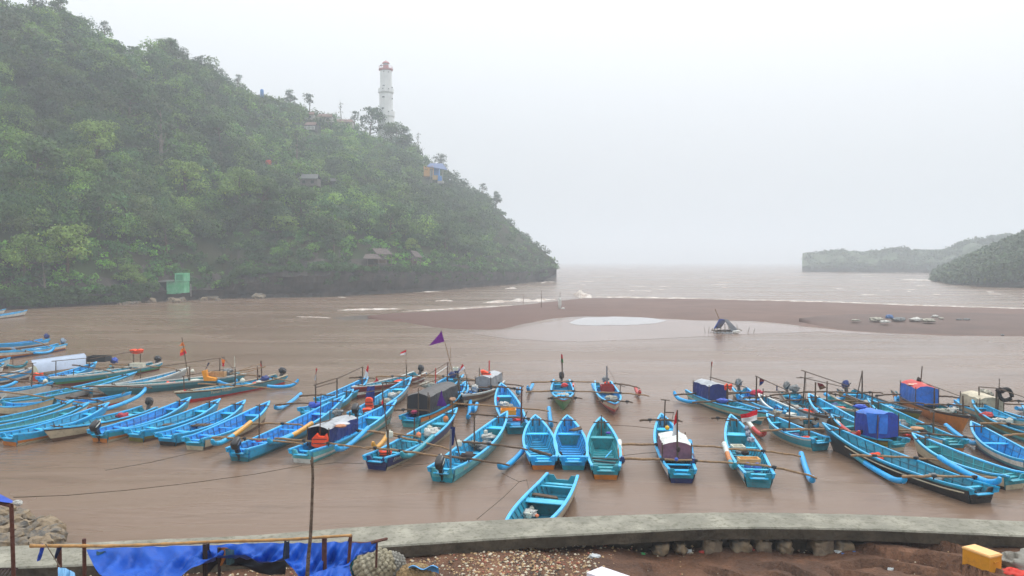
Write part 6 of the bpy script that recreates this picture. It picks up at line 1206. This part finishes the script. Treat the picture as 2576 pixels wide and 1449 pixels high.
netpile(3, 1380, 960, 230, 70, M_net2, 'white net heap in the navy sterned boat'); netpile(3, 1440, 945, 120, 60, M_netg, 'grey net heap in the navy sterned boat'); jerry(3, 1378, 920, 46, 'white jerrycan in the navy sterned boat', .55)
buoy(3, 1280, 980, 50, mat('buoy_orange', (.75,.20,.08), .5), 'salmon orange ball buoy in the navy sterned boat', .45); cloth_bundle(3, 1522, 840, 50, 60, mat('clay', (.5,.18,.06), .7), 'orange clay pot coloured lump on the fore seat of the navy sterned boat', z=.95, am=.15, name='pot', cat='pot')
jerry(3, 1020, 975, 62, 'white cluster jerrycan tied on a mast above the yellow float', 1.3); netpile(4, 310, 890, 180, 60, M_net2, 'white net heap in the boat with black and white motor'); netpile(4, 200, 950, 100, 50, M_net, 'cream net lump in the boat with black and white motor')
buoy(4, 222, 893, 50, mat('buoy_salmon', (.6,.16,.10), .5), 'dull red ball buoy in the boat with black and white motor', .45); jerry(4, 78, 945, 56, 'white jerrycan tied on the mast beside the blue cloth', 1.0); jerry(4, 318, 843, 34, 'pale yellow jerrycan in the boat with black and white motor', .7)
netpile(3, 1040, 630, 110, 40, M_net2, 'white net heap in the blue bow boat behind'); netpile(3, 1110, 620, 60, 40, M_net, 'cream net lump behind the white one in the blue bow boat'); cloth_bundle(3, 1575, 665, 70, 40, mat('tan_cloth', (.42,.25,.16), .8), 'tan cloth beside the black tarp cabin', z=.8)
cloth_bundle(3, 560, 780, 90, 60, M_netg, 'grey cloth and stick heap on the cabin boat frame', z=1.1); cloth_bundle(3, 595, 880, 150, 26, mat('board_pale', (.5,.5,.52), .5), 'pale foam board on the cabin roof', z=1.4, am=.08); cloth_bundle(3, 590, 900, 100, 24, mat('tan_cloth2', (.45,.2,.1), .7), 'tan orange cloth on the cabin roof', z=1.38)
cloth_bundle(3, 1240, 775, 60, 36, mat('cloth_rose', (.3,.03,.08), .7), 'rose red cloth inside the black tarp cabin boat stern', z=.7); cloth_bundle(3, 1360, 535, 140, 60, M_net, 'cream nets behind the black tarp cabin', z=.8, name='fishing_net', cat='fishing net')
cloth_bundle(3, 1580, 445, 60, 60, M_navytarp, 'navy cloth over a motor under the white box', z=.9); crate(3, 1610, 400, 40, 28, M_plast, 'white box on top of a motor in the middle of the group', z=1.3)
crate(4, 520, 675, 130, 48, mat('crate_yellow', (.65,.28,.02), .5), 'yellow orange fish crates across the boat behind the three empty ones', z=.5, dp=.7); netpile(4, 480, 600, 110, 44, M_net2, 'white net heap in the boat with yellow crates'); netpile(4, 540, 612, 50, 24, M_net, 'small cream net in the boat with yellow crates')
cloth_bundle(4, 605, 730, 90, 34, mat('cloth_scarlet', (.55,.02,.02), .5), 'red and orange cloth in the stern of the boat with yellow crates', z=.45)
vest(4, [(272,292),(300,290),(340,310),(368,330),(362,350),(320,340),(280,320)], 'c13', .3, 'orange vest thrown on the blue cabin roof', thick=.5); netpile(4, 220, 455, 60, 60, M_net2, 'white net lump on the white gunwale boat', .7)
netpile(4, 1000, 522, 110, 44, M_net2, 'white net heap in the green bowed boat'); buoy(4, 1045, 515, 34, M_plast, 'white float in the green bowed boat', .6); cloth_bundle(4, 1020, 425, 60, 40, mat('cloth_scarlet', (.55,.02,.02)), 'red cloth in the green bowed boat', z=.6)
vest(4, [(1092,420),(1104,418),(1108,465),(1094,468)], 'c14', .3, 'small red vest hanging beside the green bowed boat', thick=.15)
netpile(4, 1440, 548, 130, 46, M_net, 'cream net heap in the red bowed boat'); vest(4, [(1375,400),(1400,392),(1420,400),(1424,425),(1400,435),(1378,420)], 'c15', .1, 'orange vest at the stern of the red bowed boat', thick=.3); crate(4, 1400, 470, 110, 60, mat('panel_red', (.30,.015,.01), .6), 'dark red box panel amid the red bowed boat', z=.35, dp=.8); cloth_bundle(4, 1385, 372, 60, 50, M_netg, 'dark motor cover at the stern of the red bowed boat', z=.8)
# the three empties
b = MB(); b.tube([at(4, 715, 995, .5), at(4, 905, 1052, .5)], .06, 7); tag(b.build('plank', M_wood), 'old wooden spar lying in the left empty boat', 'spar'); b = MB(); b.tube([at(4, 740, 1010, .45), at(4, 860, 1052, .42)], .05, 7); tag(b.build('plank', M_dbamboo), 'second shorter spar in the left empty boat', 'spar')
b = MB(); b.prism([at(4,1062,832,.75), at(4,1165,800,.85), at(4,1178,822,.85), at(4,1110,838,.75)], (0, 0, .06)); tag(b.build('plank', M_wood), 'dark wooden board resting on the gunwale of the middle empty boat', 'board')
for x, y, lb in ((975, 1085, 'black tyre fender left of the middle empty boat stern'), (1222, 1080, 'black tyre fender right of the middle empty boat stern')):
    p = at(4, x, y, .2); b = MB(); n = 16; b.tube([p+Vector((.10*math.sin(a), .28*math.cos(a)*.3, .28*math.sin(a+1.57))) for a in [2*math.pi*i/n for i in range(n+1)]], .08, 8, cap=False); tag(b.build('tyre', mat('tyre', (.015,.015,.015), .7)), lb, 'tyre')
cloth_bundle(4, 1412, 850, 50, 18, mat('cloth_violet', (.06,.03,.30)), 'blue violet cloth on the fore seat of the teal empty boat', z=.9); b = MB()
for dz, x0, y0, x1, y1 in ((0,1265,1075,1500,1090),(0,1280,1100,1480,1118),(0,1300,1125,1470,1135)): b.tube([at(4, x0, y0, .42), at(4, x1, y1, .42)], .04, 6)
tag(b.build('floor_boards', mat('boards_dark', (.03,.045,.05), .6)), 'dark boards across the stern of the teal empty boat', 'boards')
b = MB(); p, q = at(4, 1385, 1070, .3), at(4, 1440, 1010, .3); b.tube([p, q], .03, 6); tag(b.build('paddle', paint('lblue')), 'thin blue pole standing among the ribs of the teal boat', 'pole')
# wreck boat contents
netpile(0, 1322, 1292, 60, 16, M_net2, 'white net and rubbish heap in the boat behind the wall', .3); jerry(0, 1330, 1296, 15, 'white square jerrycan in the boat behind the wall', .4); jerry(0, 1338, 1280, 12, 'cream round can above the square one in the boat behind the wall', .35); buoy(0, 1351, 1298, 10, mat('buoy_orange', (.75,.20,.08)), 'small orange float in the boat behind the wall', .3)
cloth_bundle(0, 1300, 1297, 26, 9, M_netg, 'dark grey netting left of the white jerrycans', z=.3); b = MB(); p, q = W(1335, 1241, .55), W(1400, 1251, .55); b.prism([p, q, q+Vector((.05,-.28,0)), p+Vector((.05,-.28,0))], (0, 0, .05)); tag(b.build('thwart_board', M_wood), 'dark wooden board across the boat behind the wall', 'board')
cloth_bundle(0, 1362, 1233, 12, 5, mat('leaf_green', (.1,.5,.3)), 'green cloth scrap in the boat behind the wall', z=.35)
# mauve cabin boat and crate boat
cloth_bundle(5, 500, 855, 190, 60, mat('cabin_cloth_white', (.62,.62,.56), .7, .2, 3), 'white cloth bundle over the mauve cabin roof', z=1.05, am=.25); buoy(5, 408, 752, 46, mat('float_yellow', (.7,.4,.02), .5), 'yellow ball float hanging in the bow frame', 1.0); cloth_bundle(5, 360, 862, 80, 40, mat('tan_cloth', (.42,.25,.16)), 'tan and white cloth left of the mauve cabin', z=.8)
cloth_bundle(5, 515, 960, 40, 60, M_darkpost, 'black ball hung in front of the mauve cabin', z=1.3, am=.1, name='black_ball', cat='float'); cloth_bundle(5, 495, 1055, 40, 28, mat('cloth_midblue', (.05,.10,.42)), 'small blue cloth on the beam before the mauve cabin', z=.8)
b = MB(); b.prism([at(5, 375, 870, 1.0), at(5, 408, 860, 1.0), at(5, 400, 1035, .6), at(5, 345, 1020, .6)], (0, .05, 0)); tag(b.build('side_board', mat('board_beige', (.42,.36,.33), .7)), 'beige board leaning along the left side of the mauve cabin', 'board')
M_str = mat('striped_net', (.45,.45,.50), .8, .3, 9, .2, col2=(.03,.04,.09), mixs=7)
for i, (x, y, w_, h_) in enumerate([(1175,760,40,60),(1190,810,50,60),(1215,865,70,50)]): cloth_bundle(5, x, y, w_, h_, M_str, ['upper','middle','lower'][i]+' lump of striped blue white clothing on the right gunwale of the crate boat', z=.95)
for i, x in enumerate((1110, 1165)): cloth_bundle(5, x-5, 985+i*8, 80, 50, [M_netg, M_darkpost][i], ['grey','dark'][i]+' gear tray in the middle of the crate boat', z=.4, am=.2, name='gear_tray', cat='gear')
crate(5, 1195, 1075, 190, 40, mat('crate_pale_orange', (.62,.36,.13), .5, .15, 4), 'pale orange ribbed crate across the stern of the crate boat', z=.55, dp=.4); jerry(5, 1185, 1130, 70, 'blue water bottle left in the stern of the crate boat', .4, mat('bottle_blue', (.10,.18,.55), .3), 'bottle'); jerry(5, 1275, 1140, 80, 'blue water bottle right in the stern of the crate boat', .4, mat('bottle_blue', (.10,.18,.55), .3), 'bottle')
crate(5, 1090, 945, 110, 26, M_plast, 'white tray in the middle of the crate boat', z=.5, dp=.5)
# big flag beside the crate boat
b = MB(); Yf2 = BOATS['d5'].Y(.9); cloth(b, [A(*px(5, x, y), Yf2) for x, y in ((1280,575),(1275,675),(1118,625),(1135,705))], 14, 10, .10, 1., lambda i, j: 0 if i < 5 else 1)
b.build; o = b.build('flag', [mat('flag_fred', (.62,.015,.03), .8), mat('flag_fwhite', (.7,.7,.7), .8)], smooth=True); tag(o, 'large red and white flag draped between the crate boat and the right group', 'flag')
# right group
vest(5, [(960,345),(985,320),(1000,340),(1030,325),(1035,350),(1015,395),(1000,370),(965,390)], 'e1', .4, 'orange vest tied to a post beside the navy cabin', thick=.2); cloth_bundle(5, 940, 488, 110, 44, mat('cloth_midblue', (.05,.10,.42)), 'blue cloth in the navy cabin boat', z=.75); cloth_bundle(5, 1275, 415, 120, 60, mat('cloth_crimson2', (.42,.01,.05), .7), 'crimson cloth over a bow in the right group', z=.95)
netpile(5, 1535, 560, 100, 40, M_net, 'yellowish net in a boat behind the pale hull'); netpile(5, 1650, 560, 90, 34, M_net2, 'white net in a boat behind the pale hull'); netpile(5, 1470, 615, 60, 50, M_net, 'yellow green net lump on the bow left of the dark post', .85)
cloth_bundle(5, 1635, 370, 100, 60, M_netg, 'grey tarp heap on a stern in the right group', z=1.0); netpile(6, 1375, 480, 150, 60, M_net, 'cream net heap in the ochre bowed boat', .55); netpile(6, 1480, 470, 90, 50, M_net2, 'white net heap in the ochre bowed boat', .6)
netpile(6, 880, 455, 60, 40, M_net2, 'white lump behind the blue tarp cabin'); netpile(6, 900, 560, 120, 34, M_net2, 'white and grey bags right of the blue tarp cabin', .5); netpile(6, 1920, 565, 130, 44, M_net2, 'cream net heap in the green grey boat', .5); netpile(6, 1730, 445, 90, 60, M_net2, 'white sack heap at the bow of the green grey boat', .6)
jerry(6, 2025, 570, 60, 'white jerrycan in the green grey boat', .6); cloth_bundle(6, 1800, 505, 110, 50, mat('cloth_red2', (.40,.04,.04), .7), 'red clothing heap in the green grey boat', z=.65)
cloth_bundle(6, 1150, 215, 220, 24, mat('roof_bags', (.6,.5,.4), .7, .3, 4, col2=(.6,.08,.04)), 'cream and red bags lying on the red cabin roof', z=1.6, am=.4, Y=BOATS['e10'].Y(.3)); cloth_bundle(6, 1145, 170, 36, 50, M_darkpost, 'dark lump tied low on the mast of the blue cabin', Y=BOATS['e10'].Y(.2))
b = MB(); p = A(*px(6, 1985, 310), BOATS['e11'].Y(.5)); n = 20; b.tube([p+Vector((.34*math.cos(a), .05*math.sin(3*a), .32*math.sin(a))) for a in [2*math.pi*i/n for i in range(n+1)]], .11, 8, cap=False); tag(b.build('tyre', mat('tyre', (.015,.015,.015), .7, bump=1)), 'dark tyre hanging from a pole at the right edge', 'tyre')
cloth_bundle(6, 1935, 270, 90, 50, M_darkpost, 'dark rag hanging left of the tyre at the right edge', Y=BOATS['e11'].Y(.5)); netpile(6, 1790, 300, 130, 60, M_net, 'cream net heap on the yellow framed canopy boat', 1.2); cloth_bundle(6, 580, 425, 110, 40, M_bluetarp, 'blue tarp fold heaped on the blue cabin roof', Y=BOATS['e7'].Y(.3))
b = MB(); cloth(b, [A(*px(6, x, y), BOATS['e7'].Y(.12)-.2) for x, y in ((640,485),(665,685),(850,505),(838,690))], 12, 12, .06, 3.3, dirv=(.1, 1, 0)); tag(b.build('tarp_curtain', mat('tarp_bright', (.015,.16,.62), .5, .15, 2, dirt=(.01,.08,.4), dirtamt=.5), smooth=True), 'bright blue tarp curtain hanging over the rear of the blue cabin', 'tarp')
cloth_bundle(6, 520, 715, 110, 34, mat('cloth_scarlet', (.55,.02,.02)), 'red float piece behind the long black boat', z=.2, am=.05, name='float', cat='float')
cloth_bundle(6, 1050, 700, 60, 26, mat('cloth_scarlet', (.55,.02,.02)), 'red float tip beside the teal inside boat', z=.2, am=.05, name='float', cat='float')
cloth_bundle(6, 1130, 635, 130, 30, mat('wood_orange', (.42,.2,.08)), 'orange brown board in the white edged boat', z=.5, am=.1)
b = MB(); p = at(1, 440, 1105, .05)
# ropes
def rope(lab, pts, r=.012, sag=.0, z=None, name='mooring_rope'):
    b = MB(); b.tube([Vector(p) for p in pts], r, 5); tag(b.build(name, M_rope), lab, 'rope')
def wr(u, v, z): return W(u, v, z)
rope('long mooring rope stretched low over the water from the left canopy to the cabin boat', [A(35, 1251, 20), wr(170,1246,.55), wr(320,1233,.5), wr(480,1215,.45), wr(640,1193,.4), wr(760,1171,.5)], .014)
rope('short mooring rope over the water under the diagonal row', [wr(265,1183,.15), wr(380,1163,.3), wr(470,1142,.5), wr(535,1128,.6)], .013)
rope('slack mooring rope running between the stern of two centre boats', [wr(790,1170,.3), wr(840,1164,.2), wr(915,1166,.4)], .012)
rope('slack mooring rope left of the boat with the big motor', [wr(985,1170,.3), wr(1040,1170,.15), wr(1080,1166,.4)], .012)
rope('mooring rope running down to the wall with a kink at a stick', [wr(1200,1306,.9), wr(1262,1255,.6), wr(1306,1212,.5), wr(1325,1207,.6)], .013); rope('mooring rope from the curved float to the kinked stick', [wr(1262,1190,.2), wr(1285,1202,.3), wr(1306,1212,.5)], .013)
rope('rope from the kinked stick to the boat behind the wall', [wr(1325,1207,.6), wr(1330,1228,.7)], .013)
rope('rope from the teal empty boat to the mauve cabin boat', [wr(1535,1069,.5), wr(1590,1072,.4), wr(1645,1078,.6)], .013); rope('lower rope between the teal empty boat and the mauve cabin boat', [wr(1565,1146,.4), wr(1620,1140,.4), wr(1680,1136,.6)], .012)
rope('faint mooring rope running left from the near row to the edge', [wr(0,1138,.1), wr(30,1128,.1), wr(75,1108,.3)], .012)

# gear lying in the busier boats (each heap its own thing)
rg2 = random.Random(21); KIN = [('tangled grey net', 'fishing_net', 'fishing net', M_netg), ('cream net heap', 'fishing_net', 'fishing net', M_net), ('dark rope coil', 'rope_coil', 'rope coil', M_rope), ('white foam box', 'foam_box', 'box', M_plast), ('dark tub', 'tub', 'tub', M_darkpost), ('faded blue tarp lump', 'tarp_bundle', 'tarp bundle', M_navytarp), ('orange float bag', 'float_bag', 'float', M_vest)]
for key in ('a2','a4','a7','a9','a10','a11','a13','a15','a16','c2','c3','c4','c5','c7','c8','c9','c11','c13','e1','e2','e3','e4','e5','e6','e8','e9','e11','e12','e14','e17','d4'):
    B = BOATS[key]; used = set()
    for t in (rg2.uniform(.24, .36), rg2.uniform(.48, .62)):
        k = rg2.randrange(len(KIN)); 
        if k in used: k = (k+1) % len(KIN)
        used.add(k); adj, nm, ct, m = KIN[k]; wd = B.bt(t)*.62; L_ = rg2.uniform(.3, .62)
        p = B.inv.inverted() @ Vector((t*B.L, rg2.uniform(-.1, .1), .12)); b = MB()
        if nm == 'rope_coil':
            b.tube([(.26*math.cos(a*.7)*(1-.1*(a % 3)), .26*math.sin(a*.7), .03+a*.008) for a in range(28)], .028, 5)
        elif nm in ('foam_box', 'tub'):
            h = .3; b.blob((0, 0, h*.5), (L_*.6, wd*.8, h*.6), 16, 10, .02, 1, e=.4 if nm == 'foam_box' else .6)
            if nm == 'foam_box': b.box((0, 0, h*1.12), (L_*1.05, wd*1.4, .05))
            else: b.tube([(L_*.5*math.cos(a/10*6.283), wd*.66*math.sin(a/10*6.283), h*.98) for a in range(11)], .03, 5)
        else:
            b.blob((0, 0, .1), (L_, wd, rg2.uniform(.14, .28)), 20, 11, .5, 2.6, t*9, floor=-.03)
            for i in range(6): q = rg2.uniform(.05, .1); b.blob((rg2.uniform(-.6, .6)*L_, rg2.uniform(-.5, .5)*wd, .22), (q, q, q*.8), 7, 5, .3, 2, i)
        o = b.build(nm, m, loc=p, smooth=nm not in ('foam_box',)); o.rotation_euler = (0, 0, B.ang+rg2.uniform(-.2, .2))
        wl_ = B.label.split()[:9]
        while wl_[-1] in ('and', 'with', 'a', 'the', 'of', 'its', 'in', 'at', 'behind', 'from', 'under', 'left', 'right', 'to', 'whose', 'which', 'only', 'over'): wl_.pop()
        tag(o, adj+' inside the '+' '.join(wl_), ct, 'gear lying in the boats')
# ---------------------------------------------------------------- haze: rain air over the whole bay
hb = MB(); hb.box((0, 3060, 61), (9600, 6200, 124))
hm = bpy.data.materials.new('haze'); hm.use_nodes = True; hn = hm.node_tree; hn.nodes.remove(hn.nodes['Principled BSDF'])
pv = hn.nodes.new('ShaderNodeVolumePrincipled'); pv.inputs['Color'].default_value = (.89, .95, 1., 1); pv.inputs['Density'].default_value = .00098
pv.inputs['Anisotropy'].default_value = 0
hn.links.new(pv.outputs[0], hn.nodes['Material Output'].inputs['Volume'])
tag(hb.build('haze', hm), 'pale rain haze filling the air over the bay', 'haze', kind='stuff')
